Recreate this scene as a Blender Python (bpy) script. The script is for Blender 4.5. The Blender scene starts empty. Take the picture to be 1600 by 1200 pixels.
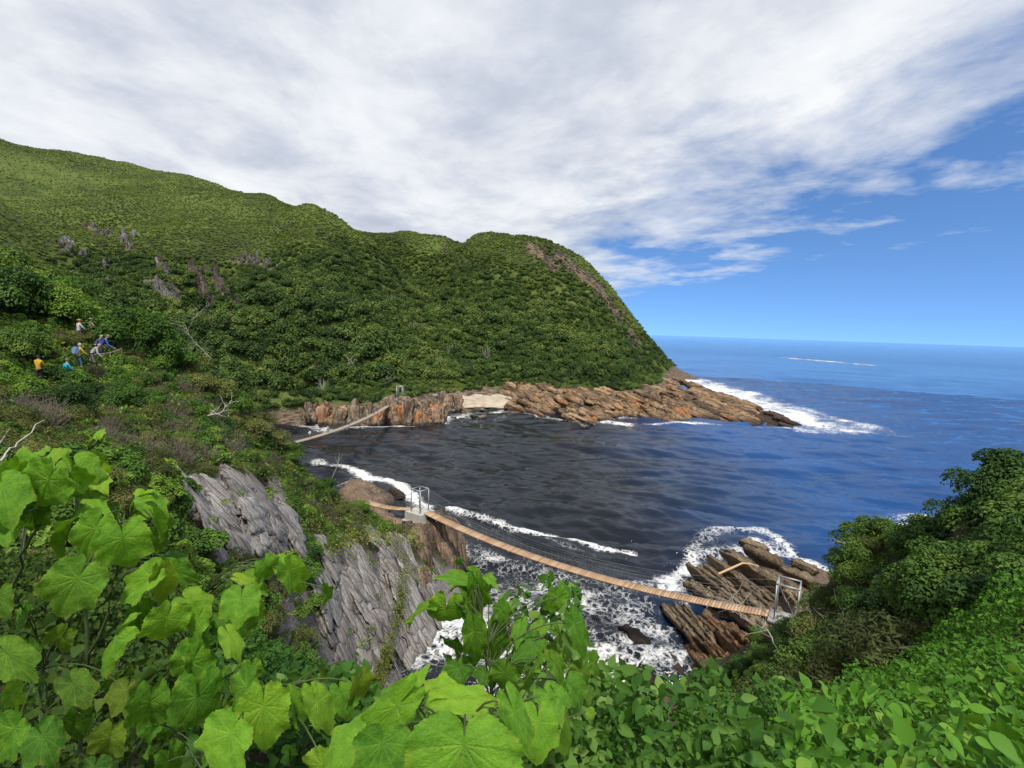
import bpy, bmesh, math, random
import numpy as np
from mathutils import Vector, Matrix
random.seed(7)
RNG = np.random.default_rng(7)
sc = bpy.context.scene
COL = sc.collection
R = math.radians
PI = math.pi

# ------------------------------------------------------------------ camera
CAM_Z = 32.0
ROLL, PITCH, FPX = R(1.85), math.atan(84 / 800.0), 800.0
_cp, _sp, _cr, _sr = math.cos(PITCH), math.sin(PITCH), math.cos(ROLL), math.sin(ROLL)
FWD = np.array([0, _cp, -_sp]); _U = np.array([0, _sp, _cp]); _X = np.array([1.0, 0, 0])
RIGHT = _cr * _X + _sr * _U
UP = -_sr * _X + _cr * _U
cam_d = bpy.data.cameras.new('camera'); cam = bpy.data.objects.new('camera', cam_d); COL.objects.link(cam)
cam_d.sensor_width = 36; cam_d.lens = 18; cam_d.clip_start = 0.05; cam_d.clip_end = 120000
M4 = Matrix.Identity(4)
for i in range(3):
    M4[i][0], M4[i][1], M4[i][2] = RIGHT[i], UP[i], -FWD[i]
M4[2][3] = CAM_Z
cam.matrix_world = M4
sc.camera = cam

# ------------------------------------------------------------------ sky, sun, exposure
SUN_EL, SUN_AZ = R(56), R(174)          # azimuth measured clockwise from +Y: from almost straight behind
w = bpy.data.worlds.new('World'); sc.world = w; w.use_nodes = True
wn, wl = w.node_tree.nodes, w.node_tree.links
for n in list(wn): wn.remove(n)
def N(t, **k):
    n = wn.new(t)
    for a, b in k.items(): setattr(n, a, b)
    return n
def vm(op, a, b=None):
    n = N('ShaderNodeMath', operation=op)
    for i, v in enumerate((a, b)):
        if v is None: continue
        if isinstance(v, (int, float)): n.inputs[i].default_value = v
        else: wl.new(v, n.inputs[i])
    return n.outputs[0]
sky = N('ShaderNodeTexSky', sky_type='NISHITA'); sky.sun_disc = False
sky.sun_elevation = SUN_EL; sky.sun_rotation = SUN_AZ; sky.ozone_density = 6.0; sky.air_density = 1.0; sky.dust_density = 0.0
tc = N('ShaderNodeTexCoord'); sep = N('ShaderNodeSeparateXYZ'); wl.new(tc.outputs['Generated'], sep.inputs[0])
svec = N('ShaderNodeCombineXYZ'); wl.new(sep.outputs[0], svec.inputs[0]); wl.new(sep.outputs[1], svec.inputs[1])
wl.new(vm('ADD', vm('MULTIPLY', vm('MAXIMUM', sep.outputs[2], 0.0), 1.6), 0.22), svec.inputs[2]); wl.new(svec.outputs[0], sky.inputs[0])
zz = vm('ADD', vm('MAXIMUM', sep.outputs[2], 0.0), 0.09)
cx = vm('DIVIDE', sep.outputs[0], zz); cy = vm('DIVIDE', sep.outputs[1], zz)
# cloud-deck coordinates turned so that u runs across the edge of the deck
A_ = R(20)
cu = vm('ADD', vm('MULTIPLY', cx, math.cos(A_)), vm('MULTIPLY', cy, math.sin(A_)))
cv = vm('ADD', vm('MULTIPLY', cx, -math.sin(A_)), vm('MULTIPLY', cy, math.cos(A_)))
comb = N('ShaderNodeCombineXYZ'); wl.new(cu, comb.inputs[0]); wl.new(vm('MULTIPLY', cv, 0.8), comb.inputs[1])
def wnoise(scale, detail, rough, off=0.0, dist=0.0):
    mp = N('ShaderNodeMapping'); mp.inputs['Location'].default_value = (off, off * .7, off * .3); wl.new(comb.outputs[0], mp.inputs[0])
    n = N('ShaderNodeTexNoise'); n.inputs['Scale'].default_value = scale; n.inputs['Detail'].default_value = detail
    n.inputs['Roughness'].default_value = rough; n.inputs['Distortion'].default_value = dist
    wl.new(mp.outputs[0], n.inputs['Vector']); return n.outputs[0]
def ramp(src, stops):
    n = N('ShaderNodeValToRGB'); cr_ = n.color_ramp
    while len(cr_.elements) < len(stops): cr_.elements.new(0.5)
    for e, (p, c) in zip(cr_.elements, stops):
        e.position = p; e.color = c if len(c) == 4 else (*c, 1)
    wl.new(src, n.inputs[0]); return n.outputs[0]
CLOUD_EDGE = 2.6
nA = wnoise(0.55, 7, 0.58, 3.1, 0.3); nB = wnoise(2.2, 6, 0.6, 9.4, 0.2); nC = wnoise(1.5, 7, 0.6, 21.0, 0.2)
edge = vm('SUBTRACT', CLOUD_EDGE, cu)                     # >0 under the deck, <0 in the clear
cov = vm('ADD', vm('MULTIPLY', edge, 0.62), vm('ADD', vm('MULTIPLY', vm('SUBTRACT', nA, 0.5), 3.0), vm('MULTIPLY', vm('SUBTRACT', nB, 0.5), 1.7)))
cov = ramp(vm('ADD', vm('MULTIPLY', cov, 0.5), 0.5), [(0.36, (0, 0, 0)), (0.52, (.5, .5, .5)), (0.78, (1, 1, 1))])
shade = vm('ADD', vm('MULTIPLY', nC, 0.65), vm('MULTIPLY', nB, 0.35))
ccol = ramp(shade, [(0.28, (0.44, 0.49, 0.60)), (0.42, (0.58, 0.63, 0.73)), (0.54, (0.80, 0.83, 0.88)), (0.66, (0.93, 0.95, 0.96))])
SKY_STRENGTH = 0.15
cs = N('ShaderNodeVectorMath', operation='SCALE'); wl.new(ccol, cs.inputs[0]); cs.inputs['Scale'].default_value = 0.78 / SKY_STRENGTH
mix = N('ShaderNodeMixRGB'); wl.new(cov, mix.inputs[0]); tint = N('ShaderNodeMixRGB', blend_type='MULTIPLY'); tint.inputs[0].default_value = 1; tint.inputs[2].default_value = (.82, 1.0, 1.10, 1); wl.new(sky.outputs[0], tint.inputs[1])
wl.new(tint.outputs[0], mix.inputs[1]); wl.new(cs.outputs[0], mix.inputs[2])
bg = N('ShaderNodeBackground'); bg.inputs[1].default_value = SKY_STRENGTH; wl.new(mix.outputs[0], bg.inputs[0])
wo = N('ShaderNodeOutputWorld'); wl.new(bg.outputs[0], wo.inputs[0])
w.cycles.sampling_method = 'MANUAL'; w.cycles.sample_map_resolution = 512

sun_d = bpy.data.lights.new('sun', 'SUN'); sun_d.energy = 3.2; sun_d.angle = R(4); sun_d.color = (1, 0.95, 0.87)
sun = bpy.data.objects.new('sun', sun_d); COL.objects.link(sun)
sdir = Vector((math.sin(SUN_AZ) * math.cos(SUN_EL), math.cos(SUN_AZ) * math.cos(SUN_EL), math.sin(SUN_EL)))
sun.rotation_euler = sdir.to_track_quat('Z', 'Y').to_euler()
vs = sc.view_settings
sc.display_settings.display_device = 'sRGB'
vs.view_transform = 'Standard'; vs.look = 'None'; vs.exposure = 0.42; vs.gamma = 1; vs.use_curve_mapping = False
sc.cycles.max_bounces = 5; sc.cycles.diffuse_bounces = 2; sc.cycles.glossy_bounces = 2; sc.cycles.transmission_bounces = 3
sc.cycles.transparent_max_bounces = 4; sc.cycles.caustics_reflective = False; sc.cycles.caustics_refractive = False
sc.cycles.use_denoising = True
try: sc.cycles.denoiser = 'OPENIMAGEDENOISE'
except Exception: pass

# ------------------------------------------------------------------ geometry helpers
def ray(u, v):
    u = np.asarray(u, float); v = np.asarray(v, float)
    return (((u - 800) / FPX)[..., None] * RIGHT + ((600 - v) / FPX)[..., None] * UP + FWD)
def at_d(u, v, d):                       # point of a sight line at horizontal distance d
    r = ray(u, v); s = np.asarray(d, float) / np.hypot(r[..., 0], r[..., 1])
    return r * s[..., None] + np.array([0, 0, CAM_Z])
def at_z(u, v, z=0.0):                   # point of a sight line at height z
    r = ray(u, v); s = (np.asarray(z, float) - CAM_Z) / r[..., 2]
    return r * s[..., None] + np.array([0, 0, CAM_Z])
def project(p):
    q = np.asarray(p, float) - np.array([0, 0, CAM_Z])
    f = np.maximum(q @ FWD, 1e-6)
    return 800 + FPX * (q @ RIGHT) / f, 600 - FPX * (q @ UP) / f, q @ FWD
def vnoise(p, seed=0):
    p = np.asarray(p, float); i = np.floor(p).astype(np.int64); f = p - i; f = f * f * (3 - 2 * f)
    def h(a, b, c):
        n = (a * 374761393 + b * 668265263 + c * 1440670441 + seed * 974711) & 0xffffffff
        n = ((n ^ (n >> 13)) * 1274126177) & 0xffffffff
        n = ((n ^ (n >> 15)) * 2246822519) & 0xffffffff
        return ((n ^ (n >> 16)) & 0xffff) / 65535.0
    x, y, z = i[..., 0], i[..., 1], i[..., 2]; fx, fy, fz = f[..., 0], f[..., 1], f[..., 2]
    def L(a, b, t): return a + (b - a) * t
    return L(L(L(h(x, y, z), h(x + 1, y, z), fx), L(h(x, y + 1, z), h(x + 1, y + 1, z), fx), fy),
             L(L(h(x, y, z + 1), h(x + 1, y, z + 1), fx), L(h(x, y + 1, z + 1), h(x + 1, y + 1, z + 1), fx), fy), fz)
def fbm(p, oct=4, seed=0, gain=0.5):
    p = np.asarray(p, float); s = 0; a = 1; t = 0
    for o in range(oct):
        s = s + a * (vnoise(p * 2 ** o + 17.3 * o, seed + o) * 2 - 1); t += a; a *= gain
    return s / t
def xy3(x, y, s):
    return np.stack([np.asarray(x) / s, np.asarray(y) / s, np.zeros_like(np.asarray(x, float))], -1)
def sstep(a, b, x):
    t = np.clip((x - a) / (b - a), 0, 1); return t * t * (3 - 2 * t)
class Surf:                              # multiquadric surface through scattered heights
    def __init__(s, P, c, lam=0.0):
        P = np.array(P, float); s.p = P[:, :2]; s.c = c; n = len(P)
        A = np.sqrt(((s.p[:, None] - s.p[None]) ** 2).sum(-1) + c * c) + np.eye(n) * -lam
        B = np.zeros((n + 1, n + 1)); B[:n, :n] = A; B[:n, n] = 1; B[n, :n] = 1
        sol = np.linalg.solve(B, np.append(P[:, 2], 0)); s.w, s.k = sol[:n], sol[n]
    def __call__(s, x, y):
        x = np.asarray(x, float); y = np.asarray(y, float); out = np.full(x.shape, s.k)
        for (a, b), wt in zip(s.p, s.w): out = out + wt * np.sqrt((x - a) ** 2 + (y - b) ** 2 + s.c ** 2)
        return out

def mesh_np(name, V, F, mat=None, attrs=None, smooth=False, mats=None, mi=None):
    """mesh data from numpy: V (n,3); F (m,k) with k = 3 or 4, or a list of such arrays"""
    me = bpy.data.meshes.new(name)
    Fs = [np.asarray(f, np.int32) for f in (F if isinstance(F, list) else [F])]
    Fs = [f for f in Fs if len(f)]
    V = np.asarray(V, np.float32)
    me.vertices.add(len(V)); me.vertices.foreach_set('co', V.ravel())
    tot = sum(f.size for f in Fs); nf = sum(len(f) for f in Fs)
    me.loops.add(tot); me.loops.foreach_set('vertex_index', np.concatenate([f.ravel() for f in Fs]))
    me.polygons.add(nf)
    cnt = np.concatenate([np.full(len(f), f.shape[1], np.int32) for f in Fs])
    me.polygons.foreach_set('loop_start', (np.cumsum(cnt) - cnt).astype(np.int32))
    if mats:
        for m in mats: me.materials.append(m)
        if mi is not None: me.polygons.foreach_set('material_index', np.asarray(mi, np.int32))
    elif mat: me.materials.append(mat)
    me.update(calc_edges=True); me.validate()
    if smooth: me.polygons.foreach_set('use_smooth', np.ones(len(me.polygons), bool))
    for k, a in (attrs or {}).items():
        at = me.attributes.new(k, 'FLOAT', 'POINT'); at.data.foreach_set('value', np.asarray(a, np.float32))
    return me
def link(name, data, parent=None, loc=None, rot=None, scale=None):
    o = bpy.data.objects.new(name, data); COL.objects.link(o)
    if parent: o.parent = parent
    if loc is not None: o.location = [float(c) for c in loc]
    if rot is not None: o.rotation_euler = [float(c) for c in rot]
    if scale is not None: o.scale = (scale,) * 3 if isinstance(scale, (int, float)) else [float(c) for c in scale]
    return o
def tag(o, label=None, cat=None, group=None, kind=None):
    if label: o['label'] = label
    if cat: o['category'] = cat
    if group: o['group'] = group
    if kind: o['kind'] = kind
    return o
def empty(name, loc, rz=0.0):
    o = link(name, None, loc=loc); o.rotation_euler.z = rz; o.empty_display_size = 0.2; return o
def grid_faces(nu, nv, keep=None):
    i = np.arange(nu * nv).reshape(nu, nv)
    F = np.stack([i[:-1, :-1], i[1:, :-1], i[1:, 1:], i[:-1, 1:]], -1).reshape(-1, 4)
    return F if keep is None else F[keep[F].any(1)]
def compact(V, F, *arr):
    used = np.zeros(len(V), bool); used[F.ravel()] = True
    idx = np.cumsum(used) - 1
    return (V[used], idx[F]) + tuple(a[used] for a in arr)

# ------------------------------------------------------------------ material helpers
def new_mat(name):
    m = bpy.data.materials.new(name); m.use_nodes = True
    nt = m.node_tree; nt.nodes.clear(); return m, nt
class G:
    """tiny node-graph writer"""
    def __init__(s, nt): s.nt = nt
    def n(s, t, ins=None, **k):
        nd = s.nt.nodes.new(t)
        for a, b in k.items(): setattr(nd, a, b)
        for a, b in (ins or {}).items(): s.set(nd.inputs[a], b)
        return nd
    def set(s, sock, v):
        if isinstance(v, bpy.types.NodeSocket): s.nt.links.new(v, sock)
        elif isinstance(v, (tuple, list)) and sock.type == 'RGBA' and len(v) == 3: sock.default_value = (*v, 1)
        else: sock.default_value = v
    def math(s, op, a, b=0.0, c=None, clamp=False):
        nd = s.nt.nodes.new('ShaderNodeMath'); nd.operation = op; nd.use_clamp = clamp
        s.set(nd.inputs[0], a); s.set(nd.inputs[1], b)
        if c is not None: s.set(nd.inputs[2], c)
        return nd.outputs[0]
    def mix(s, f, a, b, mode='MIX'):
        nd = s.nt.nodes.new('ShaderNodeMixRGB'); nd.blend_type = mode
        s.set(nd.inputs[0], f); s.set(nd.inputs[1], a); s.set(nd.inputs[2], b); return nd.outputs[0]
    def ramp(s, f, stops, interp='LINEAR'):
        nd = s.nt.nodes.new('ShaderNodeValToRGB'); cr = nd.color_ramp; cr.interpolation = interp
        while len(cr.elements) < len(stops): cr.elements.new(0.5)
        for e, (p, c) in zip(cr.elements, stops):
            if isinstance(c, (int, float)): c = (c, c, c)
            e.position = p; e.color = (*c, 1)
        s.set(nd.inputs[0], f); return nd.outputs[0]
    def noise(s, vec, scale, detail=3, rough=0.55, dist=0.0):
        nd = s.n('ShaderNodeTexNoise', {'Scale': scale, 'Detail': detail, 'Roughness': rough, 'Distortion': dist})
        if vec is not None: s.set(nd.inputs['Vector'], vec)
        return nd.outputs[0]
    def mapping(s, vec, scale=(1, 1, 1), rot=(0, 0, 0), loc=(0, 0, 0)):
        nd = s.n('ShaderNodeMapping', {'Scale': scale, 'Rotation': rot, 'Location': loc}); s.set(nd.inputs[0], vec); return nd.outputs[0]
    def attr(s, name): return s.n('ShaderNodeAttribute', attribute_name=name).outputs['Fac']
    def out(s, sh):
        o = s.n('ShaderNodeOutputMaterial'); s.nt.links.new(sh, o.inputs[0])
    def pbsdf(s, **k):
        nd = s.nt.nodes.new('ShaderNodeBsdfPrincipled')
        for a, b in k.items(): s.set(nd.inputs[a.replace('_', ' ')], b)
        return nd.outputs[0]
    def bump(s, h, strength=0.4, dist=0.1):
        return s.n('ShaderNodeBump', {'Height': h, 'Strength': strength, 'Distance': dist}).outputs[0]

CRAGS = {'pale': [(135, 355, 170, 368, 5), (195, 365, 200, 395, 4), (103, 380, 108, 395, 4), (128, 402, 132, 405, 2), (165, 410, 178, 440, 5)], 'grey': [(255, 412, 280, 472, 4), (232, 438, 262, 462, 5)],
         'cleft': [(312, 440, 352, 552, 4), (332, 428, 368, 500, 5), (300, 425, 330, 470, 3)], 'column': [(402, 408, 430, 424, 5), (365, 408, 400, 412, 4)], 'brow': [(828, 384, 870, 420, 9), (870, 400, 935, 450, 9), (935, 450, 968, 496, 7), (985, 520, 1000, 545, 5)]}
def crag_near(u, v, k=1.8):
    m = np.zeros(np.shape(u))
    for L_ in CRAGS.values():
        for u0, v0, u1, v1, s in L_:
            du, dv = u1 - u0, v1 - v0; t = np.clip(((u - u0) * du + (v - v0) * dv) / (du * du + dv * dv), 0, 1)
            m = np.maximum(m, 1 - np.hypot(u - u0 - t * du, v - v0 - t * dv) / (s * k))
    return np.clip(m * 2, 0, 1)
# ------------------------------------------------------------------ terrain: far hill
FC = []
for u, v, d in [  # crest of the big hill and of the headland
    (0, 232, 620), (100, 242, 600), (200, 258, 560), (300, 282, 520), (400, 308, 430), (490, 322, 365), (525, 338, 352), (555, 362, 345), (585, 378, 350),
    (600, 368, 500), (640, 366, 500), (690, 376, 470), (730, 380, 400), (800, 370, 380), (850, 376, 375), (910, 402, 375), (962, 456, 370), (996, 508, 360), (1020, 555, 350), (1036, 592, 340),
    # flank of the big hill
    (0, 300, 470), (150, 310, 440), (300, 330, 420), (400, 345, 380), (0, 370, 390), (100, 370, 350), (200, 370, 335), (300, 375, 325), (400, 390, 315), (480, 380, 305), (540, 410, 292),
    (100, 440, 280), (200, 440, 275), (290, 440, 272), (330, 450, 292), (380, 450, 255), (450, 440, 260), (540, 470, 245),
    (200, 520, 235), (300, 520, 238), (340, 520, 256), (380, 530, 216), (450, 520, 222), (520, 540, 215), (600, 540, 225),
    # ravine between hill and headland
    (600, 420, 372), (650, 425, 425), (690, 455, 392), (685, 500, 340), (660, 550, 268), (640, 590, 225), (700, 585, 240),
    (600, 470, 300), (590, 500, 255),
    # headland flank
    (740, 430, 340), (800, 420, 338), (860, 430, 335), (760, 500, 288), (830, 490, 305), (900, 490, 315), (950, 530, 318), (780, 560, 265), (850, 550, 270),
    (920, 560, 280), (980, 580, 290), (840, 600, 243), (800, 605, 240), (900, 615, 245), (960, 612, 255), (1030, 612, 285), (1050, 605, 320),
    # foot
    (440, 600, 185), (500, 615, 188), (560, 620, 192), (620, 620, 198), (680, 612, 222), (740, 606, 236),
    (760, 625, 226), (720, 625, 222)]:
    FC.append(at_d(u, v, d))
for u, v, z in [(445, 648, 0), (480, 660, 0), (540, 665, 0), (600, 664, 0), (660, 664, 0), (690, 645, 0), (730, 640, 0), (780, 638, 0), (830, 650, -0.5), (900, 657, -.5),
                (960, 655, 0), (1020, 657, 0), (1080, 655, 0), (1150, 660, -.3), (1240, 668, -.5), (1180, 645, 1.0), (1120, 630, 3), (1090, 615, 4), (1000, 635, 4.5), (900, 635, 5), (1060, 635, 5),
                (1110, 615, -.5), (1160, 630, -.5), (1210, 648, -.5), (1075, 597, -.5), (430, 690, -4), (520, 690, -5), (620, 690, -5), (740, 670, -4), (860, 680, -5), (1000, 680, -6), (1150, 690, -6), (1300, 690, -6), (1300, 650, -6), (1150, 600, -6)]:
    FC.append(at_z(u, v, z))
def pol(u, d, z):
    p = at_d(u, 560, d); return np.array([p[0], p[1], z])
for u, d, z in [(0, 800, 215), (200, 800, 190), (400, 750, 140), (560, 700, 95), (700, 700, 60), (850, 650, 30), (940, 560, 20), (1000, 500, -6), (1050, 470, -6), (900, 800, -6), (1000, 700, -6),
                (0, 230, 60), (-200, 300, 110), (-200, 600, 200), (0, 150, 5), (200, 170, 12), (300, 165, 8), (150, 130, -3), (380, 150, -3), (-200, 140, 5)]:
    FC.append(pol(u, d, z))
far_s = Surf(FC, 6.0, 0.3)
def far_h0(x, y):
    h = far_s(x, y)
    k = np.clip(h / 14.0, 0, 1)
    return h + k * (3.0 * fbm(xy3(x, y, 55.0), 4, 3) - 7.0 * np.abs(fbm(xy3(x, y, 80.0), 3, 13)) + 2.0 + 1.6 * fbm(xy3(x, y, 11.0), 3, 9)) + np.clip(h / 3, 0.1, 1) * 0.7 * fbm(xy3(x, y, 4.0), 2, 5)

# ------------------------------------------------------------------ terrain: near slopes
NC = []
for u, v, d in [(0, 475, 58), (-150, 470, 56), (60, 606, 41), (130, 585, 44), (160, 560, 47.5), (0, 620, 36), (100, 500, 55), (230, 555, 50), (300, 600, 49), (360, 648, 49), (420, 690, 50), (470, 735, 52),
                (520, 775, 55), (580, 808, 58), (620, 830, 60), (655, 832, 62.5), (690, 850, 63),
                (0, 720, 19), (120, 720, 23), (250, 715, 30), (330, 705, 36), (400, 735, 40), (450, 770, 44), (500, 805, 48), (-150, 640, 26),
                (200, 800, 17), (270, 800, 23), (350, 748, 31), (430, 810, 34), (460, 855, 35), (350, 865, 26),
                (500, 850, 41), (560, 840, 48), (600, 848, 53), (500, 910, 36.5), (560, 910, 42), (620, 910, 49), (680, 880, 58), (520, 1000, 32.5), (600, 1000, 40),
                (1270, 970, 41), (1215, 985, 45), (1330, 925, 34), (1400, 900, 28), (1500, 850, 22), (1600, 800, 18.5), (1250, 1050, 30), (1330, 1000, 24), (1200, 1080, 29), (1450, 960, 14), (1600, 900, 11),
                (1700, 760, 18)]:
    NC.append(at_d(u, v, d))
for u, v, z in [(722, 900, -.6), (695, 960, -.6), (662, 1040, -.6), (640, 1100, -.6), (800, 900, -3.5), (900, 850, -4), (800, 1000, -3), (760, 1060, -2.5), (950, 950, -3.5), (1000, 1010, -1.5), (1000, 780, -5),
                (1060, 920, -2), (1090, 860, -2), (1180, 835, -2), (1120, 900, -.8), (1180, 890, -.5), (1240, 870, -1.6), (1130, 960, .3), (1190, 940, 1.4), (1060, 990, -.3), (1130, 1020, 2.5), (1250, 900, .5), (1300, 880, -1.5), (1060, 1060, 0.5),
                (560, 745, -.5), (600, 755, -.5), (640, 775, -.5), (720, 800, -3), (540, 700, -5), (580, 770, 1.2), (612, 792, -1.0), (635, 806, -.8), (600, 800, 1.0)]:
    NC.append(at_z(u, v, z))
for u, d, z in [(520, 66, -.5), (475, 66, -.5), (420, 68, -1), (300, 66, 12), (300, 86, -2), (150, 64, 26), (150, 108, -2), (0, 78, 31), (0, 124, -2), (-150, 78, 33), (-150, 124, -2), (400, 85, -5),
                (1350, 58, -1), (1350, 48, 5), (1450, 50, -1.5), (1550, 48, -1.5), (1600, 34, 12), (1700, 45, -1), (1300, 60, -3)]:
    NC.append(pol(u, d, z))
NC += [np.array(p, float) for p in [(0, 0, 30.2), (0, -6, 30.6), (-12, -6, 31), (12, -6, 30.6), (0, 2, 29.9), (0, 5, 27.2), (0, 10, 22), (0, 18, 13), (0, 28, 4), (0, 36, -1.2), (6, 36, -1.2), (12, 34, -.5), (12, 26, 6),
       (-4, 3, 29.4), (-7, 7, 28.1), (-3, 5, 28.5), (-5.2, 6.3, 28.3), (-1.8, 4.6, 28.2), (-3, 8.5, 24.8), (-6, 10, 24.3), (-8, 13, 21.5), (-8, 20, 14), (-8, 28, 6), (-9, 34, 0), (5, 3, 29.4), (9, 5, 28.6), (7, 9, 25), (8, 16, 17.5), (14, 10, 26.0), (14, 16, 20), (18, 22, 15), (16, 28, 9),
       (20, 2, 30.2), (35, 5, 29), (-20, 2, 31), (-35, 10, 33), (-14, 6, 28.8), (60, 5, 5), (60, 30, -3), (35, 40, -2), (75, 0, -3)]]
near_s = Surf(NC, 1.2, 0.05)
def near_h0(x, y):
    h = near_s(x, y)
    r = np.hypot(x, y)
    return h + np.clip(r / 20, .1, 1) * (0.55 * fbm(xy3(x, y, 5.0), 3, 31) + 0.22 * fbm(xy3(x, y, 1.3), 2, 37))

class Cache:
    """bilinear look-up of a height function"""
    def __init__(s, f, x0, x1, y0, y1, st):
        s.x0, s.y0, s.st = x0, y0, st; x = np.arange(x0, x1 + st, st); y = np.arange(y0, y1 + st, st)
        X, Y = np.meshgrid(x, y, indexing='ij'); s.z = f(X, Y)
    def __call__(s, x, y):
        a = np.clip((np.asarray(x, float) - s.x0) / s.st, 0, s.z.shape[0] - 1.001); b = np.clip((np.asarray(y, float) - s.y0) / s.st, 0, s.z.shape[1] - 1.001)
        i = a.astype(int); j = b.astype(int); a = a - i; b = b - j; z = s.z
        return (z[i, j] * (1 - a) + z[i + 1, j] * a) * (1 - b) + (z[i, j + 1] * (1 - a) + z[i + 1, j + 1] * a) * b
far_h = Cache(far_h0, -760, 330, 60, 860, 2.0)
near_h = Cache(near_h0, -82, 82, -10, 114, 0.4)
def earth_mat(name, cols, scale, stripe=None):
    m, nt = new_mat(name); g = G(nt)
    geo = g.n('ShaderNodeNewGeometry'); pos = geo.outputs['Position']
    a = g.noise(pos, scale, 5, 0.6); b = g.noise(pos, scale * 7, 4, 0.6)
    f = g.math('ADD', g.math('MULTIPLY', a, 0.6), g.math('MULTIPLY', b, 0.4)); f = g.math('ADD', f, g.math('MULTIPLY', g.math('SUBTRACT', g.noise(pos, scale * .3, 3, .5), .5), .5))
    c = g.ramp(f, [(0.34, cols[0]), (0.46, cols[1]), (0.56, cols[2]), (0.68, cols[3])])
    rocky = g.attr('rock')
    st = g.noise(g.mapping(pos, (2.2 * scale, 2.2 * scale, 9 * scale), (0.5, 0.5, 0)), 4.0, 5, 0.65)
    rc = g.ramp(st, [(0.34, (.022, .018, .015)), (0.46, (.085, .066, .05)), (0.58, (.19, .14, .092)), (0.74, (.30, .17, .09))])
    sl_ = g.ramp(st, [(0.3, (.04, .037, .037)), (0.45, (.14, .125, .12)), (0.6, (.26, .235, .22)), (0.75, (.38, .35, .33))])
    rc = g.mix(g.attr('slate'), rc, sl_)
    c = g.mix(g.math('MULTIPLY', rocky, 1.0, clamp=True), c, rc)
    bn = g.bump(g.math('ADD', a, g.math('MULTIPLY', b, .5)), 0.9, 0.6 / max(scale, .05) * .08)
    g.out(g.pbsdf(Base_Color=c, Roughness=0.95, Normal=bn, Specular_IOR_Level=0.15)); return m
M_far = earth_mat('hill_ground', [(.038, .044, .020), (.056, .080, .022), (.082, .116, .026), (.118, .132, .042)], 0.05)
M_near = earth_mat('slope_ground', [(.022, .018, .012), (.05, .038, .024), (.035, .05, .016), (.095, .078, .05)], 0.6)

def build_far():
    az = np.radians(np.linspace(-62, 30, 430)); r = 120 * (900 / 120.0) ** np.linspace(0, 1, 300)
    A_, R_ = np.meshgrid(az, r, indexing='ij'); X = R_ * np.sin(A_); Y = R_ * np.cos(A_)
    Z = far_h(X, Y); V = np.stack([X, Y, Z], -1).reshape(-1, 3)
    F = grid_faces(*X.shape, keep=(V[:, 2] > -2.0))
    z0 = V[:, 2]; rk = 1 - sstep(3.0, 6.5, z0 + 1.5 * fbm(V / 7.0, 3, 77))
    pu, pv, _ = project(V); low = np.interp(pu, [430, 600, 690, 790, 850, 900, 1000, 1030, 1050], [642, 628, 612, 604, 606, 612, 608, 598, 570]); rk = np.maximum(rk, sstep(-2, 3, pv - low) * (V[:, 1] < 420)); rk = np.maximum(rk, crag_near(pu + 5 * fbm(V / 9.0, 2, 5), pv + 5 * fbm(V / 9.0, 2, 6), 1.15))
    V, F, rk = compact(V, F, rk)
    o = link('hill', mesh_np('hill', V, F, M_far, {'rock': rk}, True)); tag(o, kind='structure')
build_far()
def build_near():
    x = np.arange(-80, 80.1, 0.4); y = np.arange(-8, 112, 0.4)
    X, Y = np.meshgrid(x, y, indexing='ij'); Z = near_h(X, Y)
    V = np.stack([X, Y, Z], -1).reshape(-1, 3)
    F = grid_faces(*X.shape, keep=(V[:, 2] > -1.5))
    gz = np.gradient(Z, 0.4); sl = np.hypot(gz[0], gz[1]).ravel()
    rk = np.clip(sstep(1.3, 2.2, sl) * (V[:, 1] > 24) + (1 - sstep(2.0, 4.5, V[:, 2])), 0, 1)
    V, F, rk = compact(V, F, rk)
    o = link('near_slope', mesh_np('near_slope', V, F, M_near, {'rock': rk, 'slate': (V[:, 0] < 6) * 1.0}, True)); tag(o, kind='structure')
build_near()

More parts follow.
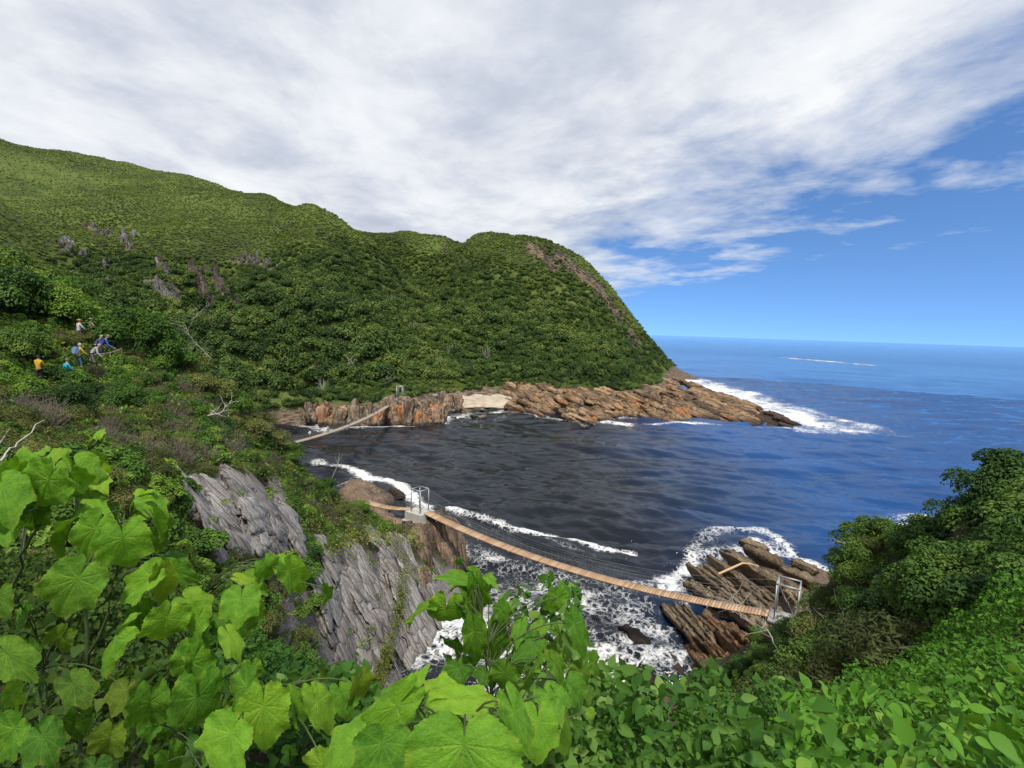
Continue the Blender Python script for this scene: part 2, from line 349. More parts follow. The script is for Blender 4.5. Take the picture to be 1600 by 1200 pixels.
# ------------------------------------------------------------------ sea
def px0(pts): return at_z(np.array([p[0] for p in pts]), np.array([p[1] for p in pts]), 0.0)[:, :2]
FOAM = [  # (pixel polyline on the water, half width in metres, strength)
    ([(1068, 590), (1110, 604), (1160, 622), (1215, 642), (1262, 664)], 20, 1.0), ([(1190, 622), (1270, 648), (1345, 670)], 16, .72), ([(1250, 672), (1300, 674), (1350, 668)], 7, .8),
    ([(1255, 672), (1180, 668), (1100, 664), (1020, 663), (960, 660), (920, 662), (860, 655), (800, 645), (750, 643), (715, 652), (690, 664), (640, 667), (590, 667), (530, 668), (470, 660), (440, 650)], 3.2, .85),
    ([(990, 655), (930, 650)], 4, .8), ([(700, 650), (740, 650), (770, 655)], 6, .75), ([(690, 668), (760, 668), (800, 672)], 2.0, .35), ([(740, 665), (790, 650), (800, 645)], 4, .55),
    ([(490, 722), (530, 735), (570, 748), (610, 762), (640, 780), (660, 795)], 2.6, .95), ([(690, 800), (740, 806), (790, 812), (840, 824), (885, 834), (930, 848), (975, 858)], 1.3, 1.0),
    ([(720, 812), (800, 822), (860, 838), (930, 862), (960, 870)], 1.8, .55),
    ([(700, 830), (730, 880), (780, 870), (720, 850)], 3.0, .72), ([(650, 1040), (700, 1000), (740, 960), (760, 1010)], 5.5, .78), ([(740, 900), (820, 880), (900, 910), (980, 930)], 4.5, .58),
    ([(900, 930), (960, 960), (1000, 1000), (1040, 1040), (960, 1020)], 4.6, .80), ([(880, 1000), (800, 1060), (950, 1060)], 6, .8), ([(820, 950), (880, 960)], 5, .66), ([(690, 870), (700, 920), (690, 960)], 3.0, .75), ([(1040, 930), (1060, 900), (1075, 880)], 2.2, .85), ([(860, 920), (940, 950), (1000, 960)], 3.5, .72), ([(980, 920), (1040, 930), (1060, 950)], 2.2, .62),
    ([(1020, 905), (1058, 892), (1082, 868), (1100, 842), (1140, 826), (1190, 828), (1225, 845), (1262, 868), (1300, 886)], 2.2, .76), ([(1085, 862), (1075, 885), (1040, 905)], 2.4, .95), ([(1230, 850), (1275, 878)], 1.6, .95), ([(1070, 885), (1100, 860), (1180, 846), (1240, 866)], 3.2, .66),
    ([(1392, 856), (1415, 836), (1450, 812)], 5.5, 1.0), ([(1000, 890), (1030, 875)], 1.5, .4),
    ([(1060, 547), (1130, 552), (1200, 557), (1250, 561)], 22, .42), ([(1225, 559), (1300, 565), (1350, 570)], 26, .85), ([(1350, 570), (1420, 576)], 18, .5),
    ([(1205, 604), (1260, 610), (1320, 616), (1390, 622)], 8, .42), ([(1350, 668), (1400, 665), (1470, 662)], 5, .35), ([(1215, 587), (1245, 588)], 6, .5)]
def foam_at(X, Y):
    f = np.zeros(X.shape)
    rr0 = np.clip(np.hypot(X, Y) / 90, .8, 6); jx = X + rr0 * (1.6 * fbm(xy3(X, Y, 6.0), 3, 51) + 2.0 * fbm(xy3(X, Y, 22.0), 2, 57)); jy = Y + rr0 * (1.6 * fbm(xy3(X, Y, 6.0), 3, 52) + 2.0 * fbm(xy3(X, Y, 22.0), 2, 58))
    brk = .95 + .40 * fbm(xy3(X, Y, 5.0), 3, 53)
    for pts, wd, st in FOAM:
        q = px0(pts)
        for a, b in zip(q[:-1], q[1:]):
            ab = b - a; L2 = (ab ** 2).sum()
            t = np.clip(((jx - a[0]) * ab[0] + (jy - a[1]) * ab[1]) / L2, 0, 1)
            d = np.hypot(jx - a[0] - t * ab[0], jy - a[1] - t * ab[1])
            f = np.maximum(f, st * np.clip(1.25 - d / wd, 0, 1) ** 0.8 * brk)
    c0 = at_z(np.array([840.]), np.array([960.]), 0)[0]; dc = np.hypot((X - c0[0]) / 15.0, (Y - c0[1]) / 11.0)      # churned water filling the cove
    f = np.maximum(f, (.66 + .22 * fbm(xy3(X, Y, 7.0), 3, 54)) * np.clip(1.35 - dc, 0, 1) ** .5 * (dc < 1.35))
    return f
def build_sea():
    az = np.radians(np.linspace(-75, 75, 640)); n = 520
    r = [24.0]
    while r[-1] < 430: r.append(r[-1] + min(max(r[-1] * .0062, .28), 2.6))
    r = np.concatenate([r, 430 * (60000 / 430.0) ** np.linspace(0, 1, 130)[1:]])
    A_, R_ = np.meshgrid(az, r, indexing='ij'); X = R_ * np.sin(A_); Y = R_ * np.cos(A_)
    Z = np.zeros_like(X); rg = np.random.default_rng(5)
    cell = np.maximum(R_ * (az[1] - az[0]), np.gradient(r)[None, :] * .8)
    for i in range(26):
        wl_ = 1.6 * 1.16 ** i; th = R(200) + rg.normal(0, .42); k = 2 * PI / wl_; ph = rg.uniform(0, 6.28)
        amp = 0.046 * wl_ ** 0.42 * np.clip(1.4 - 2.6 * cell / wl_, 0, 1)
        warp = 0.8 * fbm(xy3(X, Y, wl_ * 3), 2, 60 + i) * 3
        s = np.sin(k * (X * math.sin(th) + Y * math.cos(th)) + ph + warp)
        Z += amp * (s + 0.3 * np.cos(2 * (k * (X * math.sin(th) + Y * math.cos(th)) + ph + warp)))
    Z *= np.clip(1.6 - R_ / 900, 0, 1)
    V = np.stack([X, Y, Z], -1).reshape(-1, 3)
    foam = foam_at(X, Y).ravel()
    # tannin-dark river water fades into open blue sea
    D = (X - 0.10 * Y).ravel()
    tan = 1 - sstep(4, 62, D + 14 * fbm(xy3(X, Y, 26.0), 3, 71).ravel())
    o = link('sea', mesh_np('sea', V, grid_faces(*X.shape), M_sea, {'foam': foam, 'tannin': tan, 'open': sstep(150, 1100, R_).ravel()}, True)); tag(o, kind='structure')
def sea_mat():
    m, nt = new_mat('sea_water'); g = G(nt)
    pos = g.n('ShaderNodeNewGeometry').outputs['Position']
    foam, tan = g.attr('foam'), g.attr('tannin')
    big = g.noise(g.mapping(pos, (.012, .012, 1)), 1.0, 3)
    blue = g.ramp(big, [(0.3, (.010, .045, .150)), (0.7, (.017, .075, .225))])
    blue = g.mix(g.attr('open'), blue, (.006, .030, .092))
    body = g.mix(tan, blue, (.0065, .0085, .0135))
    wv = g.n('ShaderNodeTexVoronoi', feature='DISTANCE_TO_EDGE'); 
    warp = g.n('ShaderNodeTexNoise', {'Vector': pos, 'Scale': .9, 'Detail': 3.0})
    wpos = g.n('ShaderNodeVectorMath', operation='ADD'); nt.links.new(pos, wpos.inputs[0])
    sc_ = g.n('ShaderNodeVectorMath', operation='SCALE'); nt.links.new(warp.outputs['Color'], sc_.inputs[0]); sc_.inputs['Scale'].default_value = 1.6
    nt.links.new(sc_.outputs[0], wpos.inputs[1])
    g.set(wv.inputs['Vector'], wpos.outputs[0]); wv.inputs['Scale'].default_value = 1.15
    wv2 = g.n('ShaderNodeTexVoronoi', {'Vector': wpos.outputs[0], 'Scale': 3.1}, feature='DISTANCE_TO_EDGE')
    lace = g.math('ADD', g.math('MULTIPLY', wv.outputs['Distance'], 2.3), g.math('MULTIPLY', wv2.outputs['Distance'], 1.5))
    n1 = g.noise(pos, 0.55, 5, 0.65); n2 = g.noise(pos, 4.0, 4, 0.7)
    th = g.math('ADD', g.math('MULTIPLY', lace, .55), g.math('ADD', g.math('MULTIPLY', n1, .85), g.math('MULTIPLY', n2, .28)))
    fm = g.math('MULTIPLY', g.math('SUBTRACT', g.math('MULTIPLY', foam, 1.35), g.math('SUBTRACT', th, .06)), 1.8, clamp=True)
    # scattered whitecaps out on the open sea
    wc = g.noise(g.mapping(pos, (.035, .10, 1), (0, 0, .45)), 1.0, 5, 0.72)
    wcm = g.math('MULTIPLY', g.math('MULTIPLY', g.math('SUBTRACT', wc, .71), 14, clamp=True), g.math('SUBTRACT', 1.0, tan))
    fm = g.math('MAXIMUM', fm, g.math('MULTIPLY', wcm, .6))
    col = g.mix(fm, body, g.mix(n2, (.60, .61, .62), (.80, .80, .79)))
    rough = g.math('ADD', g.math('MULTIPLY', fm, .6), .04)
    r1 = g.noise(g.mapping(pos, (.9, 1.5, 1), (0, 0, .4)), 1.0, 6, .62); r2 = g.noise(g.mapping(pos, (.16, .3, 1), (0, 0, .5)), 1.0, 4, .6)
    h = g.math('ADD', g.math('MULTIPLY', r1, .09), g.math('ADD', g.math('MULTIPLY', r2, .25), g.math('MULTIPLY', fm, .06)))
    g.out(g.pbsdf(Base_Color=col, Roughness=rough, IOR=1.33, Specular_IOR_Level=g.math('ADD', g.math('SUBTRACT', .24, g.math('MULTIPLY', g.attr('open'), .23)), g.math('MULTIPLY', tan, .3)), Normal=g.bump(h, .9, 1.2))); return m
M_sea = sea_mat()
build_sea()

# ------------------------------------------------------------------ placing things on the terrain
def hit(hf, u, v, d0, d1, n=900):
    """first meeting of sight lines with a height field: world points and a found flag"""
    u = np.atleast_1d(np.asarray(u, float)); v = np.atleast_1d(np.asarray(v, float))
    r = ray(u, v); r = r / np.hypot(r[:, 0], r[:, 1])[:, None]
    best = np.full(len(u), np.nan)
    for d in d0 * (d1 / d0) ** np.linspace(0, 1, n):
        m = np.isnan(best)
        if not m.any(): break
        p = r[m] * d; z = p[:, 2] + CAM_Z
        ok = z < hf(p[:, 0], p[:, 1]); idx = np.where(m)[0][ok]; best[idx] = d
    f = ~np.isnan(best); b = np.where(f, best, d1)
    return r * b[:, None] + np.array([0, 0, CAM_Z]), f
def normal_of(hf, x, y, e=0.6):
    n = np.stack([hf(x - e, y) - hf(x + e, y), hf(x, y - e) - hf(x, y + e), np.full(np.shape(x), 2 * e)], -1)
    return n / np.linalg.norm(n, axis=-1, keepdims=True)

# ------------------------------------------------------------------ rock
def rock_mat(name, stops, axis, lichen=((.45, .16, .03), .62), wet=1.0, streak=1.0, scale=1.0, pale=None):
    """layered rock: bands run along the world direction 'axis'"""
    m, nt = new_mat(name); g = G(nt)
    pos = g.n('ShaderNodeNewGeometry').outputs['Position']
    ax = Vector(axis).normalized(); e = ax.to_track_quat('X', 'Z').to_matrix().transposed().to_euler()
    loc = g.mapping(pos, (1, 1, 1), tuple(e))
    oi = g.n('ShaderNodeObjectInfo').outputs['Random']
    lay = g.noise(g.mapping(loc, (.18 * scale, 2.6 * scale, 2.6 * scale)), 1.0, 7, .72)
    big = g.noise(loc, .35 * scale, 5, .6); fine = g.noise(loc, 5.0 * scale, 5, .7)
    f = g.math('ADD', g.math('MULTIPLY', lay, .62 * streak), g.math('ADD', g.math('MULTIPLY', big, .5 - .2 * streak), g.math('MULTIPLY', fine, .24)))
    f = g.math('ADD', g.math('SUBTRACT', f, .06), g.math('MULTIPLY', g.math('SUBTRACT', oi, .5), .13))
    c = g.ramp(f, stops)
    lm = g.math('MULTIPLY', g.math('SUBTRACT', g.math('ADD', g.math('MULTIPLY', g.noise(pos, .42 * scale, 5, .68), .8), g.math('MULTIPLY', oi, .22)), lichen[1]), 9, clamp=True)
    c = g.mix(g.math('MULTIPLY', lm, .85), c, lichen[0])
    if pale:
        pm = g.math('MULTIPLY', g.math('SUBTRACT', g.noise(g.mapping(loc, (.3, 1.4, 1.4)), .9 * scale, 6, .7), pale[1]), 8, clamp=True)
        c = g.mix(pm, c, pale[0])
    crack = g.n('ShaderNodeTexVoronoi', {'Vector': g.mapping(loc, (.35 * scale, 1.5 * scale, 1.5 * scale)), 'Scale': 1.0}, feature='DISTANCE_TO_EDGE').outputs['Distance']
    c = g.mix(g.math('MULTIPLY', g.math('SUBTRACT', 1.0, g.math('MULTIPLY', crack, 22.0, clamp=True)), .75), c, (.018, .015, .013))      # dirt-filled cracks
    z = g.n('ShaderNodeSeparateXYZ', {0: pos}).outputs[2]
    wz = g.math('ADD', z, g.math('MULTIPLY', g.math('SUBTRACT', big, .5), -2.0))
    wm = g.math('SUBTRACT', 1.0, g.math('MULTIPLY', g.math('SUBTRACT', wz, wet * .4), 1.2 / wet, clamp=True))
    c = g.mix(g.math('MULTIPLY', wm, .8), c, (.022, .016, .013))      # tide-stained foot
    h = g.math('ADD', g.math('MULTIPLY', lay, 1.0), g.math('ADD', g.math('MULTIPLY', fine, .35), g.math('MULTIPLY', g.math('MINIMUM', crack, .12), 3.0)))
    g.out(g.pbsdf(Base_Color=c, Roughness=g.math('SUBTRACT', .88, g.math('MULTIPLY', wm, .45)), Specular_IOR_Level=.3, Normal=g.bump(h, 1.0, .30 / scale)))
    return m
def slab_mesh(name, seed, mat, box=4, rough=.2, steps=3):
    """unit slab (length 1 along x, cross-section about 1 x 1): stepped strata edges, broken ends, flat facets"""
    rg = np.random.default_rng(seed)
    if box < 3.2:      # rounded, many-sided block
        nu = 11; a = np.linspace(0, 2 * PI, nu, endpoint=False) + rg.uniform(-.18, .18, nu)
        rad = (np.abs(np.cos(a)) ** box + np.abs(np.sin(a)) ** box) ** (-1 / box) * .52 * (1 + rg.uniform(-rough, rough, nu) * .8)
        C = np.stack([np.cos(a) * rad, np.sin(a) * rad], -1)
    else:              # layered plate: a stair of beds on both flanks
        zs = np.sort(np.concatenate([[-.5, .5], rg.uniform(-.42, .42, steps - 1)])); C = []
        wl_, wr_ = rg.uniform(.32, .54, steps), rg.uniform(.32, .54, steps)
        for k in range(steps): C += [(wr_[k], zs[k]), (wr_[k] * rg.uniform(.93, 1.0), zs[k + 1] - .015)]
        for k in reversed(range(steps)): C += [(-wl_[k] * rg.uniform(.93, 1.0), zs[k + 1] - .015), (-wl_[k], zs[k])]
        C = np.array(C); nu = len(C)
    nv = 9; t = np.linspace(-.5, .5, nv) + np.concatenate([[0], rg.uniform(-.04, .04, nv - 2), [0]])
    V = []
    cut0, cut1 = rg.uniform(-.12, .12, 2), rg.uniform(-.12, .12, 2)
    for k, tt in enumerate(t):
        e = min(1, (.5 - abs(tt)) / .13); s = (.62 + .38 * e ** .6) * (1 + rg.uniform(-rough, rough) * .45)
        c = C * [s, s * (1 + rg.uniform(-rough, rough) * .3)] + rg.uniform(-rough, rough, 2) * .12 + rg.uniform(-1, 1, C.shape) * rough * .13
        cut = cut0 if tt < 0 else cut1; sh = (1 - e) * (c @ cut + rg.uniform(-.03, .03, nu))
        V.append(np.stack([tt + sh, c[:, 0], c[:, 1]], -1))
    V = np.vstack(V); i = np.arange(nu * nv).reshape(nv, nu); j = np.roll(i, -1, 1)
    F = np.stack([i[:-1], j[:-1], j[1:], i[1:]], -1).reshape(-1, 4)
    n0 = len(V); V = np.vstack([V, V[:nu].mean(0), V[-nu:].mean(0)])
    T3 = np.vstack([np.stack([np.full(nu, n0), j[0], i[0]], -1), np.stack([np.full(nu, n0 + 1), i[-1], j[-1]], -1)])
    return mesh_np(name, V, [F, T3], mat)
def frame_from(xd, up=(0, 0, 1), roll=0.0):
    x = Vector(xd).normalized(); u = Vector(up); y = u.cross(x)
    if y.length < 1e-4: y = Vector((0, 1, 0)).cross(x)
    y.normalize(); z = x.cross(y)
    m = Matrix((x, y, z)).transposed()
    return m @ Matrix.Rotation(roll, 3, 'X')
def slab(me, p0, p1, wd, th, parent, up=(0, 0, 1), roll=0.0, name='slab'):
    p0, p1 = np.asarray(p0, float), np.asarray(p1, float); L = np.linalg.norm(p1 - p0)
    m = frame_from(p1 - p0, up, roll) @ Matrix.Diagonal((L * 1.06, wd, th))
    o = link(name, me, parent)
    c = (p0 + p1) / 2 - np.array(parent.location if parent else (0, 0, 0))
    o.matrix_local = Matrix.Translation(c) @ m.to_4x4(); return o
def variants(name, mat, n=7, seed=0, **k): return [slab_mesh(name, seed + i, mat, **k) for i in range(n)]

# --- layered outcrop at the near end of the long bridge
strike_r = at_z(np.array(1190.), np.array(965.), 2) - at_z(np.array(1090.), np.array(880.), 1)
M_rr = rock_mat('layered_tan_rock', [(.33, (.014, .011, .009)), (.42, (.085, .060, .038)), (.52, (.20, .145, .088)), (.64, (.32, .24, .15)), (.77, (.40, .31, .215))], strike_r, ((.42, .15, .03), .80), .9, 1.0, 1.3)
M_rr2 = rock_mat('layered_rust_rock', [(.33, (.018, .013, .010)), (.42, (.10, .060, .034)), (.53, (.22, .125, .062)), (.65, (.34, .18, .075)), (.77, (.38, .29, .20))], strike_r, ((.42, .14, .025), .70), .9, 1.0, 1.3)
SR, SR2 = variants('slab', M_rr, 9, 10, rough=.36), variants('slab', M_rr2, 6, 30, rough=.36)
out_r = empty('rock_outcrop', at_z(np.array(1150.), np.array(920.), 0)); tag(out_r, 'tan layered rock outcrop in white surf at the right end of the long footbridge', 'rock outcrop')
rr = random.Random(3)
for (u0, v0, u1, v1, wd, z0, z1, rust, k) in [
    (1127, 857, 1234, 916, 1.6, 1.6, 3.4, 0, 4), (1114, 869, 1207, 938, 1.9, 1.7, 3.6, 0, 5), (1112, 884, 1190, 944, 1.6, 1.3, 3.0, 0, 4), (1086, 884, 1168, 942, 2.0, 1.0, 2.8, 0, 5), (1074, 908, 1124, 936, 1.5, .6, 1.8, 0, 3),
    (1180, 890, 1256, 930, 1.6, 2.0, 3.6, 0, 3), (1170, 925, 1225, 965, 2.2, 2.4, 4.2, 0, 4),
    (1042, 944, 1100, 1002, 1.4, .8, 2.4, 0, 4), (1064, 942, 1112, 995, 1.4, 1.0, 2.6, 0, 4), (1100, 958, 1165, 1018, 1.4, 1.6, 3.6, 1, 4), (1130, 968, 1180, 1004, 1.3, 2.2, 3.8, 1, 3), (1095, 990, 1150, 1040, 1.4, 1.4, 3.4, 1, 4), (1130, 935, 1190, 975, 1.6, 1.8, 3.4, 0, 3),
    (1075, 1005, 1120, 1050, 1.3, .9, 2.6, 1, 3)]:
    a, b = at_z(np.array(float(u0)), np.array(float(v0)), z0), at_z(np.array(float(u1)), np.array(float(v1)), z1)
    side = np.cross(b - a, [0, 0, 1.0]); side /= np.linalg.norm(side)
    for i in range(k):
        f = (i + .5) / k - .5; cuts = [rr.uniform(-.04, .16)] + sorted(rr.uniform(.3, .8) for _ in range(rr.choice((1, 2)))) + [1 + rr.uniform(-.14, .05)]
        for c0, c1 in zip(cuts[:-1], cuts[1:]):
            if c1 - c0 < .12: continue
            dz = -.55 + .35 * f + rr.uniform(-.28, .22); sd = side * (f * wd * 1.15 + rr.uniform(-.12, .12))
            slab(rr.choice(SR2 if rust else SR), a + (b - a) * c0 + sd + [0, 0, dz], a + (b - a) * (c1 - .01) + sd + [0, 0, dz + rr.uniform(-.12, .12)], wd / k * rr.uniform(1.2, 1.8), rr.uniform(1.2, 1.9), out_r, roll=R(rr.uniform(14, 40)))
def lone_rock(label, me, p0, p1, wd, th, roll=0.3, cat='rock', name='sea_rock', group=None):
    c = (np.asarray(p0) + np.asarray(p1)) / 2; L = np.linalg.norm(np.asarray(p1) - p0)
    o = link(name, me); o.matrix_world = Matrix.Translation(c) @ (frame_from(np.asarray(p1) - p0, roll=roll) @ Matrix.Diagonal((L * 1.06, wd, th))).to_4x4()
    return tag(o, label, cat, group)
def pz(u, v, z): return at_z(np.array(float(u)), np.array(float(v)), z)
lone_rock('small brown slab rock farthest out in the surf beyond the tan outcrop', SR[0], pz(1158, 846, .5), pz(1196, 860, .7), 1.3, 1.2)
lone_rock('chunky tan rock awash just seaward of the layered outcrop', SR[1], pz(1166, 858, .9), pz(1224, 886, 1.0), 1.8, 1.8)
lone_rock('dark brown rock in foam below the right shrubs, beside the metal portal', SR[2], pz(1222, 890, .8), pz(1270, 912, 1.4), 1.6, 1.5)
lone_rock('dark rock behind the right shrubs at the edge of the surf', SR[3], pz(1240, 878, .4), pz(1275, 893, .6), 1.4, 1.1)
M_dark = rock_mat('dark_wet_rock', [(.3, (.012, .009, .008)), (.45, (.05, .03, .022)), (.6, (.12, .07, .045)), (.75, (.2, .13, .08))], (1, .3, .1), ((.2, .08, .03), .8), 1.4, .8, 1.4)
SD = variants('rock', M_dark, 5, 50, box=2.6, rough=.3)
lone_rock('dark red brown oblong rock alone in the lacy foam of the cove', SD[0], pz(972, 982, .5), pz(1012, 1008, .6), 1.4, 1.5)
lone_rock('low dark rock in foam nearest the bottom leaves of the cove', SD[1], pz(985, 1052, .4), pz(1020, 1070, .5), 1.8, 1.3)
lone_rock('dark rock left of the rust coloured slabs in the cove', SD[2], pz(1000, 1025, .3), pz(1030, 1045, .4), 1.1, 1.0)
lone_rock('dark angular rock under the rust coloured slabs in the cove', SD[3], pz(1038, 1020, .4), pz(1062, 1058, .6), 1.3, 1.3)
lone_rock('small round dark rock in the white wash beside the metal tower', SD[4], pz(612, 766, .5), pz(628, 776, .5), 1.6, 1.6)
lone_rock('small dark rock in the foam at the foot of the slate cliff', SD[1], pz(670, 1012, .2), pz(684, 1020, .3), .6, .6)
lone_rock('small brown rock awash right of the slate cliff foot', SD[2], pz(690, 1022, .2), pz(704, 1030, .3), .5, .5)

# --- slate cliff and pale rock face on the left
def face_slabs(parent, meshes, lines, wd, th, rnd, up_mix=.8, sink=.25):
    for (u0, v0, u1, v1) in lines:
        P, ok = hit(near_h, [u0, u1], [v0, v1], 12, 75)
        a, b = P
        if np.linalg.norm(b - a) > 14: continue
        c = (a + b) / 2; n = normal_of(near_h, np.array([c[0]]), np.array([c[1]]), 1.0)[0]
        off = n * (th * .5 - sink + rnd.uniform(-.12, .2))
        slab(rnd.choice(meshes), a + off, b + off, wd * rnd.uniform(.75, 1.3), th * rnd.uniform(.8, 1.2), parent, up=tuple(n), roll=R(rnd.uniform(-7, 7)))
strike_c = np.array(hit(near_h, [500, 560], [880, 1000], 12, 75)[0]); strike_c = strike_c[1] - strike_c[0]
M_sl = rock_mat('grey_slate', [(.27, (.035, .031, .029)), (.36, (.14, .122, .108)), (.45, (.28, .250, .222)), (.56, (.41, .375, .335)), (.68, (.54, .51, .47))], strike_c, ((.30, .20, .10), .78), .9, .9, .8, ((.62, .60, .57), .55))
SL = variants('slab', M_sl, 9, 70, box=5, rough=.26, steps=4)
cl = empty('slate_cliff', hit(near_h, [570], [940], 12, 75)[0][0]); tag(cl, 'steep grey slate cliff of leaning slabs dropping to the foaming cove on the left', 'cliff')
rc = random.Random(11); LN = []
for k in range(13):
    for j in range(5):
        u = 478 + k * 16.5 + rc.uniform(-5, 5); v = 838 + j * 58 + rc.uniform(-14, 14) - max(0, 5 - k) * 0 + (k < 4) * 12
        LN.append((u + j * 24 - 20, v, u + j * 24 + 14 + rc.uniform(-4, 4), v + rc.uniform(62, 88)))
LN = [l for l in LN if l[2] < 712 and l[3] < 1100 and not (l[0] > 640 and l[1] > 960)]
face_slabs(cl, SL, LN, 2.9, .62, rc, sink=.30)
M_pl = rock_mat('pale_lichened_rock', [(.30, (.05, .045, .042)), (.42, (.22, .19, .165)), (.52, (.40, .365, .33)), (.63, (.52, .49, .45)), (.75, (.60, .58, .54))], (.5, .3, -.8), ((.05, .045, .045), .70), .1, .9, 1.0, ((.62, .60, .57), .60))
SP = variants('slab', M_pl, 8, 90, box=4.5, rough=.28, steps=4)
pf = empty('pale_crag', hit(near_h, [370], [800], 12, 75)[0][0]); tag(pf, 'pale grey weathered rock face set in the left hillside above the broad leaves', 'crag')
LN = []
for k in range(11):
    for j in range(3):
        u = 285 + k * 15 + rc.uniform(-4, 4); v = 748 + j * 36 + rc.uniform(-8, 8) + abs(k - 5) * 2.0
        LN.append((u + j * 11, v, u + j * 11 + rc.uniform(14, 24), v + rc.uniform(44, 60)))
face_slabs(pf, SP, LN, 2.6, .62, rc, sink=.28)
# upright crag carrying the tower
M_cr = rock_mat('brown_crag', [(.30, (.02, .014, .011)), (.41, (.10, .07, .05)), (.52, (.22, .15, .10)), (.63, (.33, .24, .16)), (.75, (.40, .32, .25))], (.25, -.1, -1), ((.42, .15, .03), .76), 1.6, .9, 1.2)
SC = variants('slab', M_cr, 6, 110, box=4, rough=.2)
cg = empty('sea_crag', at_d(np.array(690.), np.array(850.), 63)); tag(cg, 'dark brown upright crag under the start of the long footbridge', 'crag')
for (u, v0, v1, d, wd) in [(664, 822, 900, 61.5, 2.2), (674, 812, 905, 62.5, 2.0), (684, 806, 902, 63, 2.0), (694, 808, 900, 63.8, 2.0), (704, 815, 896, 64.5, 1.9), (713, 838, 893, 64.8, 1.7), (719, 865, 893, 64.8, 1.5), (690, 850, 905, 61.5, 2.2), (704, 862, 900, 62.2, 1.9), (676, 860, 915, 60.5, 2.2), (660, 850, 930, 58.5, 2.2), (650, 828, 880, 60, 2.2), (636, 824, 870, 60.5, 2.0), (655, 890, 960, 55.5, 2.0), (672, 905, 950, 57.5, 1.7)]:
    a = at_d(np.array(float(u)), np.array(float(v0)), d); b = a + np.array([.14, -.10, -1]) * (a[2] + .8)
    slab(rc.choice(SC), a, b, wd, wd * 1.2, cg, up=(rc.uniform(-.4, .4), -1, 0), roll=rc.uniform(0, .6))
bank = empty('bank_rock', pz(585, 770, 0)); tag(bank, 'rounded brown grey bank of rock where the short footbridge lands', 'rock outcrop')
for (u0, v0, u1, v1, z0, z1, wd) in [(548, 752, 585, 775, 2.6, 2.0, 4.0), (565, 758, 605, 782, 2.2, 1.4, 3.6), (556, 770, 600, 785, 3.2, 2.2, 3.6), (585, 765, 612, 784, 1.2, .8, 2.4), (560, 780, 600, 800, 2.6, 1.6, 3.0), (575, 792, 612, 812, 2.4, 1.6, 2.6), (590, 806, 630, 822, 3.0, 2.4, 2.4), (540, 760, 570, 785, 3.6, 3.2, 4.0)]:
    slab(rc.choice(SC), pz(u0, v0, z0) - [0, 0, .8], pz(u1, v1, z1) - [0, 0, .8], wd, 2.6, bank, roll=rc.uniform(-.3, .3))

# --- far shore
strike_f = pz(960, 655, 1) - pz(850, 615, 6)
ost = [(.34, (.022, .016, .012)), (.43, (.12, .08, .05)), (.52, (.28, .18, .10)), (.64, (.41, .29, .18)), (.78, (.48, .41, .33))]
M_fo = rock_mat('far_orange_rock', ost, strike_f, ((.52, .17, .03), .60), 1.3, .9, .30)
M_fv = rock_mat('far_upright_rock', [(.30, (.03, .022, .018)), (.40, (.14, .10, .07)), (.50, (.30, .22, .15)), (.61, (.42, .34, .26)), (.75, (.48, .44, .40))], (.1, .1, 1), ((.55, .18, .03), .58), 1.3, .8, .32)
SF, SV = variants('slab', M_fo, 9, 130, rough=.42), variants('block', M_fv, 9, 150, box=3.5, rough=.42)
rf = random.Random(21)
wall = empty('orange_rock_wall', pz(530, 664, 0)); tag(wall, 'row of upright orange and grey rocks along the river bank behind the far footbridge', 'rock wall')
for k in range(72):
    f = (k % 36) / 35; u = 428 + f * 188 + rf.uniform(-3, 3); vb = 649 + 17 * min(1, f * 2.2); hgt = rf.uniform(1.8, 7.5) * (.6 + .5 * min(1, f * 2))
    b = pz(u, vb, 0) + np.array([0, rf.uniform(0, 4), -.6]); a = b + np.array([rf.uniform(-2.4, 1.6), rf.uniform(0, 2.5), hgt + .6])
    slab(rf.choice(SV), a, b, rf.choice((1.2, 1.7, 2.3, 3.6)), rf.uniform(1.3, 3.2), wall, up=(rf.uniform(-.5, .5), -1, 0), name='block')
bigr = empty('bulging_rock', pz(645, 667, 0)); tag(bigr, 'big bulging orange rock under the tower of the far footbridge', 'rock outcrop')
for k in range(64):
    u = rf.uniform(606, 684); f = (u - 606) / 78; h0 = (9.5 if u < 650 else 9.0 - (u - 650) * .06)
    b = pz(u, 667 - abs(f - .5) * 6, 0) + np.array([0, rf.uniform(0, 7), -.5]); tp = h0 * rf.uniform(.3, 1.0)
    slab(rf.choice(SV), b + [rf.uniform(-2.0, 1.4), rf.uniform(.2, 2.4), tp], b, rf.choice((1.6, 2.2, 3.0, 4.2)), rf.uniform(1.8, 3.4), bigr, up=(rf.uniform(-.5, .5), -1, 0), roll=rf.uniform(0, 1), name='block')
for k in range(14):
    u = rf.uniform(686, 716); b = pz(u, 640 + rf.uniform(-4, 3), 0); tp = rf.uniform(2, 6.5)
    slab(rf.choice(SV), b + [rf.uniform(-.6, .6), 2 + rf.uniform(0, 3), tp], b - [0, 0, .5], rf.uniform(2, 3.4), rf.uniform(2, 3), bigr, up=(.3, -1, 0), name='block')
